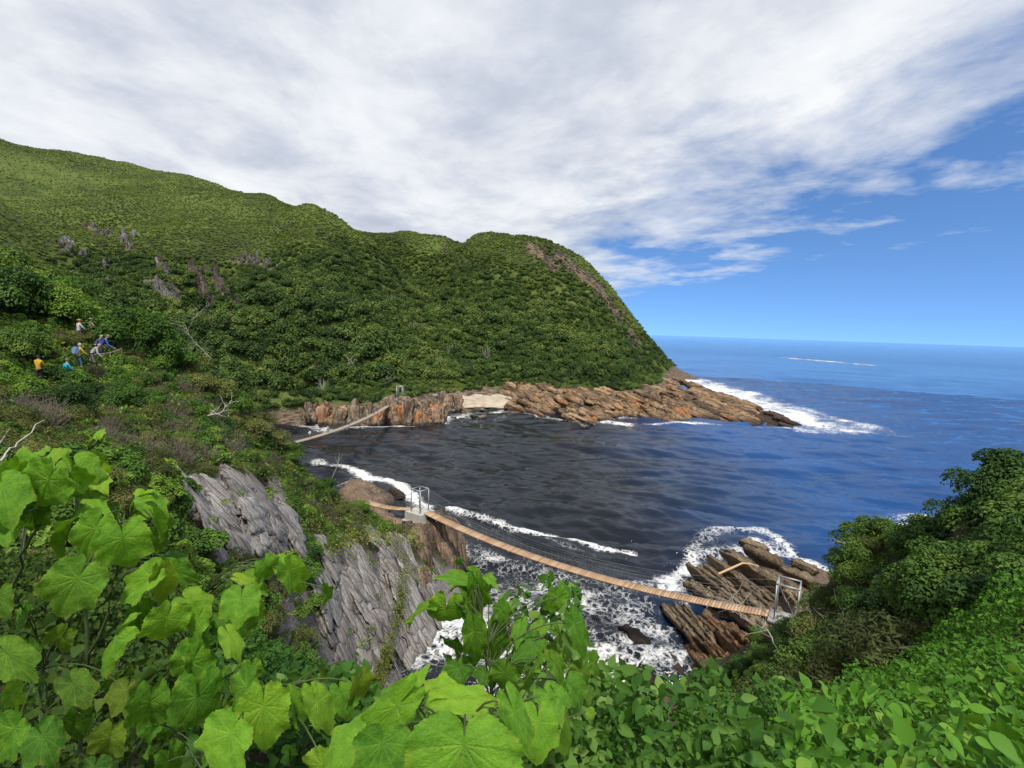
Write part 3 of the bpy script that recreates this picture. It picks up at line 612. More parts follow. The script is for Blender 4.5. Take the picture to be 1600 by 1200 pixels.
def shore(name, label, n, ub, v0f, v1f, zf, wd, th, du, dv, meshes, cat='rock outcrop'):
    e = empty(name, pz((ub[0] + ub[1]) / 2, v1f((ub[0] + ub[1]) / 2), 0)); tag(e, label, cat)
    for k in range(n):
        u = rf.uniform(*ub); t = rf.uniform(0, 1); v = v0f(u) + (v1f(u) - v0f(u)) * t; z = zf(u) * (1 - t) + .3
        H_, ok_ = hit(far_h, [u - du / 2, u + du / 2], [v - dv / 2, v + dv / 2], 150, 420, 260); L = rf.uniform(.7, 1.3)
        a, b = pz(u - du / 2, v - dv / 2, z + .8), pz(u + du * L / 2, v + dv * L / 2, max(z - 1.2, .0))
        if ok_.all() and H_[0, 2] > .3 and np.linalg.norm(H_[0] - H_[1]) < 16: a, b = H_[0] + [0, 0, rf.uniform(-.3, .5)], H_[0] + (H_[1] - H_[0]) * L + [0, 0, rf.uniform(-.4, .2)]
        slab(rf.choice(meshes), a, b, wd * rf.uniform(.6, 1.4), th * rf.uniform(.7, 1.3), e, roll=R(rf.uniform(-10, 55)))
    return e
shore('shore_rock', 'rugged tan and orange rocks right of the little beach below the green point', 120, (795, 905), lambda u: 598 + (u - 795) * .15, lambda u: 640 + (u - 795) * .18, lambda u: 8.5, 2.4, 2.6, 20, 10, SF)
shore('shore_ledge', 'sloping orange streaked rock ledges in the middle of the headland shore', 130, (890, 1075), lambda u: 608 + (u - 890) * .0, lambda u: 656, lambda u: 7.5, 2.4, 1.9, 28, 10.5, SF)
shore('rock_point', 'long rock point running out into the surf below the headland', 110, (1045, 1180), lambda u: 590 + (u - 1045) * .33, lambda u: 655 + (u - 1045) * .04, lambda u: 8.5 - (u - 1045) * .045, 2.8, 1.8, 28, 11.5, SF)
shore('reef', 'low dark wet reef at the tip of the rock point', 60, (1125, 1245), lambda u: 612 + (u - 1125) * .42, lambda u: 656 + (u - 1125) * .09, lambda u: 1.2, 2.6, 1.4, 24, 8, SD)
M_bl = rock_mat('grey_boulder', [(.3, (.06, .05, .045)), (.45, (.22, .19, .16)), (.6, (.38, .34, .30)), (.75, (.5, .46, .42))], (1, 0, .2), ((.45, .2, .08), .74), .5, .5, .8)
SB = variants('boulder', M_bl, 5, 170, box=2.3, rough=.3)
for k in range(46):
    if k < 30: u, v, z = rf.uniform(662, 735), rf.uniform(609, 622), 0; p = hit(far_h, [u], [v], 130, 300)[0][0]
    else: u, v = rf.uniform(688, 760), rf.uniform(632, 655); p = pz(u, v, .1)
    s = rf.uniform(.9, 2.2)
    o = link('boulder', rf.choice(SB), loc=p, rot=(rf.uniform(-.4, .4), rf.uniform(-.4, .4), rf.uniform(0, 6)), scale=(s * 1.3, s, s * .9))
    tag(o, 'grey boulder scattered on the bank behind the big orange rock and the beach' if k < 30 else 'brown boulder awash in front of the little beach', 'boulder', 'boulders behind the beach' if k < 30 else 'boulders awash by the beach')
# crags on the hill
M_hc = rock_mat('hill_grey_rock', [(.32, (.03, .027, .024)), (.44, (.11, .10, .09)), (.54, (.21, .20, .185)), (.66, (.33, .32, .30)), (.78, (.44, .43, .41))], (.3, .2, -.9), ((.30, .17, .09), .78), .05, .7, .4)
M_hb = rock_mat('hill_brown_rock', [(.33, (.018, .015, .013)), (.45, (.065, .052, .042)), (.55, (.13, .105, .085)), (.67, (.24, .19, .15)), (.79, (.34, .30, .26))], (.3, .2, -.9), ((.36, .17, .08), .72), .05, .7, .4)
SH, SHB = variants('slab', M_hc, 7, 190, rough=.5), variants('slab', M_hb, 7, 200, rough=.5)
def crag(label, pts, meshes, L, wd, th, tilt=(.15, 0, -1), jit=6):
    P, ok = hit(far_h, [p[0] for p in pts], [p[1] for p in pts], 130, 640)
    P = P[ok]; e = empty('hill_crag', P.mean(0)); tag(e, label, 'crag')
    for p in P:
        n = normal_of(far_h, np.array([p[0]]), np.array([p[1]]), 3.0)[0]
        k = rf.uniform(.5, 1.25); t = np.array([tilt[0] + rf.uniform(-.25, .25), -.25 + rf.uniform(-.2, .2), tilt[2] * rf.uniform(.7, 1)]); t /= np.linalg.norm(t)
        c = p - n * th * .26
        slab(rf.choice(meshes), c - t * L * k / 2, c + t * L * k / 2, wd * rf.uniform(.6, 1.3), th * rf.uniform(.7, 1.2), e, up=tuple(n), roll=rf.uniform(-1.2, 1.2))
def cloud(n, boxes):
    out = []
    for _ in range(n):
        u0, v0, u1, v1, s = rf.choice(boxes); t = rf.uniform(0, 1)
        out.append((u0 + (u1 - u0) * t + rf.gauss(0, s), v0 + (v1 - v0) * t + rf.gauss(0, s)))
    return out
crag('pale grey crags scattered on the upper left flank of the big hill', cloud(60, CRAGS['pale']), SH, 7, 1.8, 1.6)
crag('streaked grey crag in the middle of the hill left of the dark cleft', cloud(50, CRAGS['grey']), SH, 8, 1.7, 1.5, tilt=(.35, 0, -1))
crag('tall brown cliff beside the dark cleft in the hill', cloud(85, CRAGS['cleft']), SHB, 12, 2.6, 2.8, tilt=(.3, 0, -1))
crag('small grey columned crag right of the dark cleft in the hill', cloud(32, CRAGS['column']), SH, 6, 1.5, 1.5)
crag('small rock ledges near the brow of the big hill', cloud(12, [(455, 352, 475, 370, 4), (500, 360, 520, 380, 4)]), SHB, 3.6, 1.8, 1.5)
crag('rocky brown crags along the seaward brow of the headland', cloud(130, CRAGS['brow']), SHB, 5.2, 2.6, 2.2, tilt=(.6, 0, -.7))
crag('brown bare patches on the upper middle of the headland', cloud(20, [(690, 425, 740, 405, 5), (790, 480, 800, 490, 5), (700, 385, 690, 395, 4)]), SHB, 3.4, 1.8, 1.3)
crag('small bare rocks showing through the forest on the lower hill', cloud(12, [(440, 520, 510, 545, 8), (480, 560, 500, 590, 6), (840, 520, 842, 545, 4)]), SHB, 4, 1.8, 1.8)

# --- beach
def beach():
    U, Vv = np.meshgrid(np.linspace(708, 800, 26), np.linspace(0, 1, 12), indexing='ij')
    vb = 641 - 3 * np.sin((U - 708) / 92 * PI); vt = 617 + 2 * np.sin(U * .2)
    P = at_z(U, vb + (vt - vb) * Vv, -.2 + Vv ** .6 * 2.9 + .12 * np.sin(U * .3))
    V = P.reshape(-1, 3); m, nt = new_mat('sand'); g = G(nt); pos = g.n('ShaderNodeNewGeometry').outputs['Position']
    c = g.ramp(g.math('ADD', g.math('MULTIPLY', g.noise(pos, .3, 4), .6), g.math('MULTIPLY', g.noise(pos, 2.5, 4), .4)), [(.36, (.26, .20, .14)), (.5, (.42, .35, .26)), (.65, (.52, .45, .35))])
    g.out(g.pbsdf(Base_Color=c, Roughness=.95, Normal=g.bump(g.noise(pos, 3., 4), .5, .2)))
    tag(link('beach', mesh_np('beach', V, grid_faces(26, 12), m, smooth=True)), kind='structure')
beach()

# ------------------------------------------------------------------ footbridges
def plain(name, col, rough=.7, metal=0.0, nscale=6.0, var=.25, bump=.2):
    m, nt = new_mat(name); g = G(nt); pos = g.n('ShaderNodeNewGeometry').outputs['Position']
    f = g.noise(pos, nscale, 5, .65)
    lo = tuple(c * (1 - var) for c in col); hi = tuple(min(1, c * (1 + var)) for c in col)
    g.out(g.pbsdf(Base_Color=g.ramp(f, [(.3, lo), (.7, hi)]), Roughness=rough, Metallic=metal, Normal=g.bump(f, bump, .02))); return m
class MB:
    """collects boxes, bars and tubes into one mesh"""
    def __init__(s): s.v, s.q, s.t, s.n = [], [], [], 0
    def add(s, V, Q=(), T=()):
        V = np.asarray(V, float)
        if len(Q): s.q.append(np.asarray(Q) + s.n)
        if len(T): s.t.append(np.asarray(T) + s.n)
        s.v.append(V); s.n += len(V)
    BQ = np.array([(0, 1, 3, 2), (4, 6, 7, 5), (0, 4, 5, 1), (2, 3, 7, 6), (0, 2, 6, 4), (1, 5, 7, 3)])
    def box(s, c, ax, ay, az):
        c, ax, ay, az = (np.asarray(a, float) for a in (c, ax, ay, az))
        s.add([c + i * ax + j * ay + k * az for i in (-1, 1) for j in (-1, 1) for k in (-1, 1)], s.BQ)
    def bar(s, a, b, wd, ht, up=(0, 0, 1)):
        a, b = np.asarray(a, float), np.asarray(b, float); m = np.array(frame_from(b - a, up))
        s.box((a + b) / 2, (b - a) / 2, m[:, 1] * wd / 2, m[:, 2] * ht / 2)
    def tube(s, pts, rad, k=5):
        P = np.asarray(pts, float); n = len(P); rad = np.broadcast_to(np.asarray(rad, float), (n,))
        d = np.gradient(P, axis=0); d /= np.linalg.norm(d, axis=1, keepdims=True) + 1e-9
        ref = np.where(np.abs(d[:, 2:3]) > .9, np.array([[1., 0, 0]]), np.array([[0, 0, 1.]]))
        e1 = np.cross(d, ref); e1 /= np.linalg.norm(e1, axis=1, keepdims=True) + 1e-9; e2 = np.cross(d, e1)
        a = np.arange(k) * 2 * PI / k
        V = P[:, None] + rad[:, None, None] * (np.cos(a)[None, :, None] * e1[:, None] + np.sin(a)[None, :, None] * e2[:, None])
        i = np.arange(n * k).reshape(n, k); j = np.roll(i, -1, 1)
        s.add(V.reshape(-1, 3), np.stack([i[:-1], j[:-1], j[1:], i[1:]], -1).reshape(-1, 4))
    def build(s, name, mat, parent=None, smooth=False, loc=None):
        V = np.vstack(s.v)
        org = np.array(parent.location) if parent is not None and loc is None else np.zeros(3)
        F = ([np.vstack(s.q)] if s.q else []) + ([np.vstack(s.t)] if s.t else [])
        return link(name, mesh_np(name, V - org, F, mat, smooth=smooth), parent)
def wood_mat():
    m, nt = new_mat('deck_wood'); g = G(nt); geo = g.n('ShaderNodeNewGeometry')
    isl = geo.outputs['Random Per Island']; f = g.noise(geo.outputs['Position'], 3.0, 4)
    c = g.ramp(g.math('ADD', g.math('MULTIPLY', isl, .6), g.math('MULTIPLY', f, .4)), [(.1, (.30, .175, .095)), (.45, (.43, .27, .15)), (.8, (.53, .36, .22))])
    g.out(g.pbsdf(Base_Color=c, Roughness=.8)); return m
M_wood = wood_mat()
M_wood_far = plain('weathered_deck_wood', (.36, .29, .22), .85)
M_steel = plain('galvanised_steel', (.36, .38, .39), .5, .6, 9, .2)
M_cable = plain('cable_steel', (.30, .30, .30), .5, .6)
M_net = plain('side_netting', (.34, .35, .34), .6, .3)
M_conc = plain('concrete', (.42, .40, .36), .9, 0, 3, .22, .4)
def footbridge(name, label, P0, P1, sag, width, T0=None, T1=None, wood=M_wood, net_step=.9, wire=.004, anchors=None, rail=True):
    P0, P1 = np.asarray(P0, float), np.asarray(P1, float); e = empty(name, P0); tag(e, label, 'footbridge')
    L = np.linalg.norm(P1 - P0); n = max(8, int(L / .26)); t = np.linspace(0, 1, n + 1)
    C = P0 + (P1 - P0) * t[:, None]; C[:, 2] -= 4 * sag * t * (1 - t)
    h = (P1 - P0) * [1, 1, 0]; h /= np.linalg.norm(h); s = np.array([-h[1], h[0], 0])
    d = MB()
    for i in range(n):
        a, b = C[i], C[i + 1]; dr = (b - a); d.box((a + b) / 2, dr * .46, s * width / 2, [0, 0, .035])
    o = d.build('deck', wood, e); o['kind'] = 'stuff'
    b = MB()
    for sg in (-1, 1):
        b.tube(C + s * sg * (width / 2 - .08) - [0, 0, .09], .03)
    for i in range(0, n, 8): b.bar(C[i] - s * width * .55 - [0, 0, .13], C[i] + s * width * .55 - [0, 0, .13], .08, .08)
    b.build('bearer_cable', M_cable, e)
    if rail:
        for sg in (-1, 1):
            top = C + s * sg * width * .56 + [0, 0, 1.15]
            c = MB(); c.tube(top, .009, 4); c.build('handrail_cable', M_cable, e)
            nt_ = MB()
            for z in (.3, .58, .86): nt_.tube((C + s * sg * width * .55 + [0, 0, z])[::3], wire, 3)
            k = max(1, int(net_step / .26))
            for i in range(0, n, k): nt_.tube([C[i] + s * sg * width * .55, top[i]], wire, 3)
            nt_.build('side_net', M_net, e)
            if T0 is not None or T1 is not None:
                m = MB(); tt = np.linspace(0, 1, 30)
                A0 = (np.asarray(T0) if T0 is not None else P0 + [0, 0, 1.3]); A1 = (np.asarray(T1) if T1 is not None else P1 + [0, 0, 1.3])
                mc = A0 + (A1 - A0) * tt[:, None]; low = (P0 + (P1 - P0) * tt[:, None])[:, 2] - 4 * sag * tt * (1 - tt) + 1.35
                mid = ((mc[:, 2] - low).min()); mc[:, 2] -= 4 * max(0, mc[15, 2] - low[15]) * tt * (1 - tt)
                m.tube(mc + s * sg * width * .62, .012, 4); m.build('main_cable', M_cable, e)
    return e, C, s
def portal(name, label, c, h, s, wd, dp, ht, r=.05, beams=2, brace=True):
    """open steel frame of four posts with a rectangle of beams on top; h, s unit vectors"""
    e = empty(name, c); tag(e, label, 'bridge tower'); c = np.asarray(c, float)
    K = [(i, j) for i in (-1, 1) for j in (-1, 1)]; up = np.array([0, 0, 1.0])
    for i, j in K:
        p = c + h * i * dp / 2 + s * j * wd / 2; m = MB(); m.bar(p - up * .05, p + up * ht, 2 * r, 2 * r, up=tuple(h)); o = m.build('post', M_steel, e)
        f = MB(); f.box(p + [0, 0, .03], h * r * 2.2, s * r * 2.2, up * .03); link('base_plate', mesh_np('base_plate', np.vstack(f.v) - c, [np.vstack(f.q)], M_steel), o)
    for j in (-1, 1):
        a = c + s * j * wd / 2 + up * (ht + r); m = MB(); m.bar(a - h * (dp / 2 + r), a + h * (dp / 2 + r), 2.2 * r, 2.2 * r); m.build('beam', M_steel, e)
    for i in (-1, 1):
        a = c + h * i * dp / 2 + up * (ht + r + .004); m = MB(); m.bar(a - s * (wd / 2 - r), a + s * (wd / 2 - r), 2 * r, 2 * r); m.build('beam', M_steel, e)
    if brace:
        for j in (-1, 1):
            m = MB(); q = c + s * j * wd / 2; m.tube([q - h * dp / 2 + up * .1, q + up * ht * .38], r * .45, 5); m.tube([q + h * dp / 2 + up * .1, q + up * ht * .38], r * .45, 5); m.build('brace', M_steel, e)
    return e
def unit(v): v = np.array([v[0], v[1], 0.0]); return v / np.linalg.norm(v)
A_base = at_d(np.array(656.), np.array(797.), 63.0)
B_base = at_d(np.array(1228.), np.array(966.), 46.0)
hA = unit(B_base - A_base); sA = np.array([-hA[1], hA[0], 0])
# tower on its stepped concrete footing
ft = empty('concrete_footing', A_base - [0, 0, 3]); tag(ft, 'stepped grey concrete footing under the metal tower on the left crag', 'footing')
for nm, zc, hh, wx, wy, off in (('upper_block', -.62, .55, 1.35, 1.25, 0), ('lower_block', -1.72, .545, 1.55, 1.5, .12)):
    bm = bmesh.new(); bmesh.ops.create_cube(bm, size=2)
    bmesh.ops.bevel(bm, geom=bm.edges[:], offset=.04, segments=1)
    V = np.array([v.co for v in bm.verts]); me = bpy.data.meshes.new(nm)
    for v in bm.verts:
        c = v.co.copy(); v.co = Vector(A_base + hA * (c.x * wx - off) + sA * c.y * wy + np.array([0, 0, zc + c.z * hh])) - Vector(ft.location)
    bm.to_mesh(me); bm.free(); me.materials.append(M_conc); link(nm, me, ft)
portal('steel_tower', 'open silver steel tower on concrete where the two near footbridges meet', A_base + [0, 0, -.07], hA, sA, 1.5, 1.5, 2.75)
pB0 = B_base
portal('steel_portal', 'silver steel portal frame half hidden by shrubs at the right bridge end', pB0 + [0, 0, .0], hA, sA, 1.7, 1.6, 3.0, brace=False)
mB = MB(); mB.box(pB0 - [0, 0, .16] - hA * .1, hA * 1.15, sA * 1.05, [0, 0, .14]); tag(mB.build('concrete_pad', M_conc), 'flat concrete pad under the right portal frame', 'footing')
footbridge('long_footbridge', 'long sagging wooden plank footbridge across the foaming cove', A_base + hA * 1.2 + [0, 0, .0], B_base - hA * 1.3 + [0, 0, .0], 1.5, 1.25, A_base + [0, 0, 2.8], B_base + [0, 0, 3.0])
lf = at_d(np.array(572.), np.array(783.), 68.0)
hL = unit(lf - A_base)
footbridge('short_footbridge', 'short wooden plank footbridge running left from the metal tower behind the bushes', A_base + hL * 1.3 + [0, 0, -.02], lf, .35, 1.2, A_base + [0, 0, 2.7], None)
# far bridge
F1 = at_d(np.array(625.), np.array(621.), 186.0); F0 = at_d(np.array(452.), np.array(693.), 104.0)
hF = unit(F1 - F0); sF = np.array([-hF[1], hF[0], 0])
portal('far_bridge_tower', 'thin steel tower of the far footbridge on the orange rock', F1 + [0, 0, -.1], hF, sF, 2.0, 2.0, 4.0, r=.13)
far_e, far_C, far_side = footbridge('far_footbridge', 'long far suspension footbridge over the dark river mouth', F0, F1, 1.8, 1.5, None, F1 + [0, 0, 4.1], M_wood_far, 1.2, .009)

# ------------------------------------------------------------------ foliage
def leaf_mat(name, stops, trans=.3, rough=.6, spec=.12, patch=0.0, bright=1.0):
    """leaf colours by leaf ('tint') and by plant; light shines through a little"""
    m, nt = new_mat(name); g = G(nt)
    oi = g.n('ShaderNodeObjectInfo').outputs['Random']; t = g.attr('tint')
    f = g.math('ADD', g.math('MULTIPLY', t, .5), g.math('MULTIPLY', oi, .5))
    if patch:
        pos = g.n('ShaderNodeNewGeometry').outputs['Position']
        f = g.math('ADD', f, g.math('MULTIPLY', g.math('SUBTRACT', g.noise(pos, patch, 4, .6), .5), 1.4))
    c = g.ramp(f, stops)
    p = g.n('ShaderNodeBsdfPrincipled', {'Base Color': c, 'Roughness': rough, 'Specular IOR Level': spec})
    tr = g.n('ShaderNodeBsdfTranslucent', {'Color': g.mix(1.0, c, (1.35, 1.25, .55), 'MULTIPLY')})
    ms = g.n('ShaderNodeMixShader', {0: trans}); nt.links.new(p.outputs[0], ms.inputs[1]); nt.links.new(tr.outputs[0], ms.inputs[2])
    g.out(ms.outputs[0]); return m
def rand_rot(rg, n):
    q = rg.normal(size=(n, 3)); return q / np.linalg.norm(q, axis=1, keepdims=True)
def leaves(pos, nrm, size, rg, aspect=.6, fold=.25, tint=None, six=False):
    """leaf faces at pos, facing nrm; four-point blades, or six-point pointed folded ones"""
    n = len(pos); r = rand_rot(rg, n); d = np.cross(nrm, r); d /= np.linalg.norm(d, axis=1, keepdims=True) + 1e-9
    s = np.cross(nrm, d); sz = np.broadcast_to(np.asarray(size, float), (n,))[:, None]
    if six:
        pts = [pos - d * sz * .5, pos - d * sz * .12 + s * sz * aspect * .5 + nrm * sz * fold * .5, pos + d * sz * .2 + s * sz * aspect * .42 + nrm * sz * fold * .4, pos + d * sz * .55 - nrm * sz * .1,
               pos + d * sz * .2 - s * sz * aspect * .42 + nrm * sz * fold * .4, pos - d * sz * .12 - s * sz * aspect * .5 + nrm * sz * fold * .5]
        V = np.stack(pts, 1).reshape(-1, 3); b = np.arange(n)[:, None] * 6
        F = np.concatenate([b + [0, 3, 2, 1], b + [0, 5, 4, 3]]); k = 6
    else:
        V = np.stack([pos - d * sz * .5, pos + s * sz * aspect * .5 + nrm * sz * fold * .3, pos + d * sz * .5, pos - s * sz * aspect * .5 + nrm * sz * fold * .3], 1).reshape(-1, 3)
        F = np.arange(n)[:, None] * 4 + np.array([0, 1, 2, 3]); k = 4
    return V, F, np.repeat(tint if tint is not None else rg.random(n), k)
def crown_mesh(name, seed, mat, clumps, n, size, shape=(1, 1, .75), spread=.62, rc=(.28, .5), up=.35, aspect=.65, six=False, base=.1):
    """unit-radius crown standing on z = 0: leaves spread through uneven clumps"""
    rg = np.random.default_rng(seed)
    c = rand_rot(rg, clumps) * (rg.random(clumps) ** .45)[:, None] * spread; c[:, 2] = np.abs(c[:, 2]) * 1.0
    r = rg.uniform(*rc, clumps); w_ = r ** 2 / (r ** 2).sum(); k = rg.choice(clumps, n, p=w_)
    d = rand_rot(rg, n); d[:, 2] = np.where(d[:, 2] < -.3, -d[:, 2], d[:, 2])
    P = c[k] + d * (r[k] * rg.uniform(.55, 1.08, n) ** .6)[:, None]
    P = P * np.array(shape); P[:, 2] += base
    nr = d * .8 + np.array([0, 0, up]) + rand_rot(rg, n) * .55; nr /= np.linalg.norm(nr, axis=1, keepdims=True)
    ct = rg.random(clumps); tint = np.clip(ct[k] * .55 + rg.random(n) * .45, 0, 1)
    V, F, T = leaves(P, nr, size * rg.uniform(.65, 1.35, n), rg, aspect, .3, tint, six)
    return mesh_np(name, V, F, mat, {'tint': T})
def twig_mesh(name, seed, mat, n=26, h=1.0, spread=.8, rad=.012, steps=5, up=.5):
    rg = np.random.default_rng(seed); m = MB()
    for i in range(n):
        a = rg.uniform(0, 6.28); s = rg.uniform(.2, 1) * spread; P = [np.array([rg.normal(0, .06), rg.normal(0, .06), 0])]
        d = np.array([math.cos(a) * s, math.sin(a) * s, up + rg.random() * .6]); d /= np.linalg.norm(d)
        for k in range(steps): d = d + rg.normal(0, .22, 3); d /= np.linalg.norm(d); P.append(P[-1] + d * h / steps * rg.uniform(.6, 1.1))
        m.tube(P, np.linspace(rad, rad * .3, len(P)), 3)
    V = np.vstack(m.v); return mesh_np(name, V, [np.vstack(m.q)], mat)
def trunk_mesh(name, seed, mat, h, r, limbs=5, reach=.7, lean=.15):
    rg = np.random.default_rng(seed); m = MB()
    P = np.cumsum(np.vstack([[0, 0, -.12 * h], np.stack([rg.normal(0, lean * h / 5, 5), rg.normal(0, lean * h / 5, 5), np.full(5, h / 4.4)], -1)]), 0)
    m.tube(P, np.linspace(r, r * .45, 6), 6)
    for i in range(limbs):
        s = P[rg.integers(2, 6)]; a = rg.uniform(0, 6.28); e = s + np.array([math.cos(a) * reach, math.sin(a) * reach, rg.uniform(.15, .5) * h])
        m.tube([s, (s + e) / 2 + rg.normal(0, .06, 3), e], [r * .45, r * .3, r * .1], 4)
    return mesh_np(name, np.vstack(m.v), [np.vstack(m.q)], mat, smooth=True)
M_bark = plain('bark', (.12, .095, .075), .95, 0, 5, .35)
M_twig = plain('dry_twig', (.155, .125, .10), .95, 0, 8, .3)
M_bleach = plain('bleached_wood', (.42, .38, .33), .9, 0, 8, .25)
M_forest = leaf_mat('forest_leaf', [(.12, (0.025, 0.050, 0.016)), (.38, (0.052, 0.094, 0.025)), (.62, (0.090, 0.149, 0.034)), (.88, (0.180, 0.227, 0.056))], .22, .6, .12, patch=.03)
M_fyn = leaf_mat('heath_leaf', [(.06, (0.093, 0.088, 0.049)), (.24, (0.093, 0.120, 0.039)), (.5, (0.139, 0.190, 0.045)), (.75, (0.194, 0.265, 0.055)), (.95, (0.294, 0.335, 0.097))], .2, .8, .08, patch=.022)
CR_F = [crown_mesh('crown', 300 + i, M_forest, 13, 520, .17, (1, 1, .78), .66, (.26, .44)) for i in range(6)]
CR_H = [crown_mesh('heath_clump', 320 + i, M_fyn, 6, 90, .42, (1, 1, .45), .6, (.3, .5), aspect=.4) for i in range(4)]
CR_L = [crown_mesh('crown', 330 + i, M_fyn, 9, 260, .24, (1, 1, .7), .65, (.26, .44)) for i in range(4)]
TR_F = [trunk_mesh('trunk', 340 + i, M_bark, .62, .045, 4, .4) for i in range(3)]

def scatter_stuff(name, label, cat, meshes, P, S, rz, vi, tilt=None):
    """one countless mass: points that each carry one of a few plant meshes"""
    me = bpy.data.meshes.new(name); me.vertices.add(len(P)); me.vertices.foreach_set('co', np.asarray(P, np.float32).ravel())
    for k, a, ty in (('psize', S, 'FLOAT'), ('pturn', rz, 'FLOAT'), ('pkind', vi, 'INT')):
        at = me.attributes.new(k, ty, 'POINT'); at.data.foreach_set('value', np.asarray(a, np.float32 if ty == 'FLOAT' else np.int32))
    o = link(name, me); tag(o, label, cat, kind='stuff')
    coll = bpy.data.collections.new(name + '_source')
    for i, m_ in enumerate(meshes): coll.objects.link(bpy.data.objects.new('%s_%02d' % (m_.name, i), m_))
    ng = bpy.data.node_groups.new(name, 'GeometryNodeTree')
    ng.interface.new_socket('Geometry', in_out='INPUT', socket_type='NodeSocketGeometry'); ng.interface.new_socket('Geometry', in_out='OUTPUT', socket_type='NodeSocketGeometry')
    n_, l_ = ng.nodes, ng.links
    gi, go = n_.new('NodeGroupInput'), n_.new('NodeGroupOutput'); ip = n_.new('GeometryNodeInstanceOnPoints'); ci = n_.new('GeometryNodeCollectionInfo')
    ci.inputs['Collection'].default_value = coll; ci.inputs['Separate Children'].default_value = True; ci.inputs['Reset Children'].default_value = True
    def na(nm, ty):
        q = n_.new('GeometryNodeInputNamedAttribute'); q.data_type = ty; q.inputs['Name'].default_value = nm; return q.outputs[0]
    l_.new(gi.outputs[0], ip.inputs['Points']); l_.new(ci.outputs[0], ip.inputs['Instance']); ip.inputs['Pick Instance'].default_value = True
    l_.new(na('pkind', 'INT'), ip.inputs['Instance Index']); l_.new(na('psize', 'FLOAT'), ip.inputs['Scale'])
    cx_ = n_.new('ShaderNodeCombineXYZ'); l_.new(na('pturn', 'FLOAT'), cx_.inputs[2])
    e2 = n_.new('FunctionNodeEulerToRotation'); l_.new(cx_.outputs[0], e2.inputs[0]); l_.new(e2.outputs[0], ip.inputs['Rotation'])
    l_.new(ip.outputs[0], go.inputs[0])
    md = o.modifiers.new('scatter', 'NODES'); md.node_group = ng
    return o
def jitter_grid(x0, x1, y0, y1, st, rg):
    x, y = np.meshgrid(np.arange(x0, x1, st), np.arange(y0, y1, st), indexing='ij'); x, y = x.ravel(), y.ravel()
    return x + rg.uniform(-.5, .5, len(x)) * st, y + rg.uniform(-.5, .5, len(y)) * st
def in_view(P, m=60):
    u, v, f = project(P); return (f > 0.3) & (u > -m) & (u < 1600 + m) & (v > -m) & (v < 1200 + m)
def inside(u, v, poly):
    r = np.zeros(np.shape(u), bool); p = np.array(poly, float); q = np.roll(p, -1, 0)
    for (x0, y0), (x1, y1) in zip(p, q):
        r ^= ((y0 > v) != (y1 > v)) & (u < (x1 - x0) * (v - y0) / (y1 - y0 + 1e-12) + x0)
    return r
rg = np.random.default_rng(77)
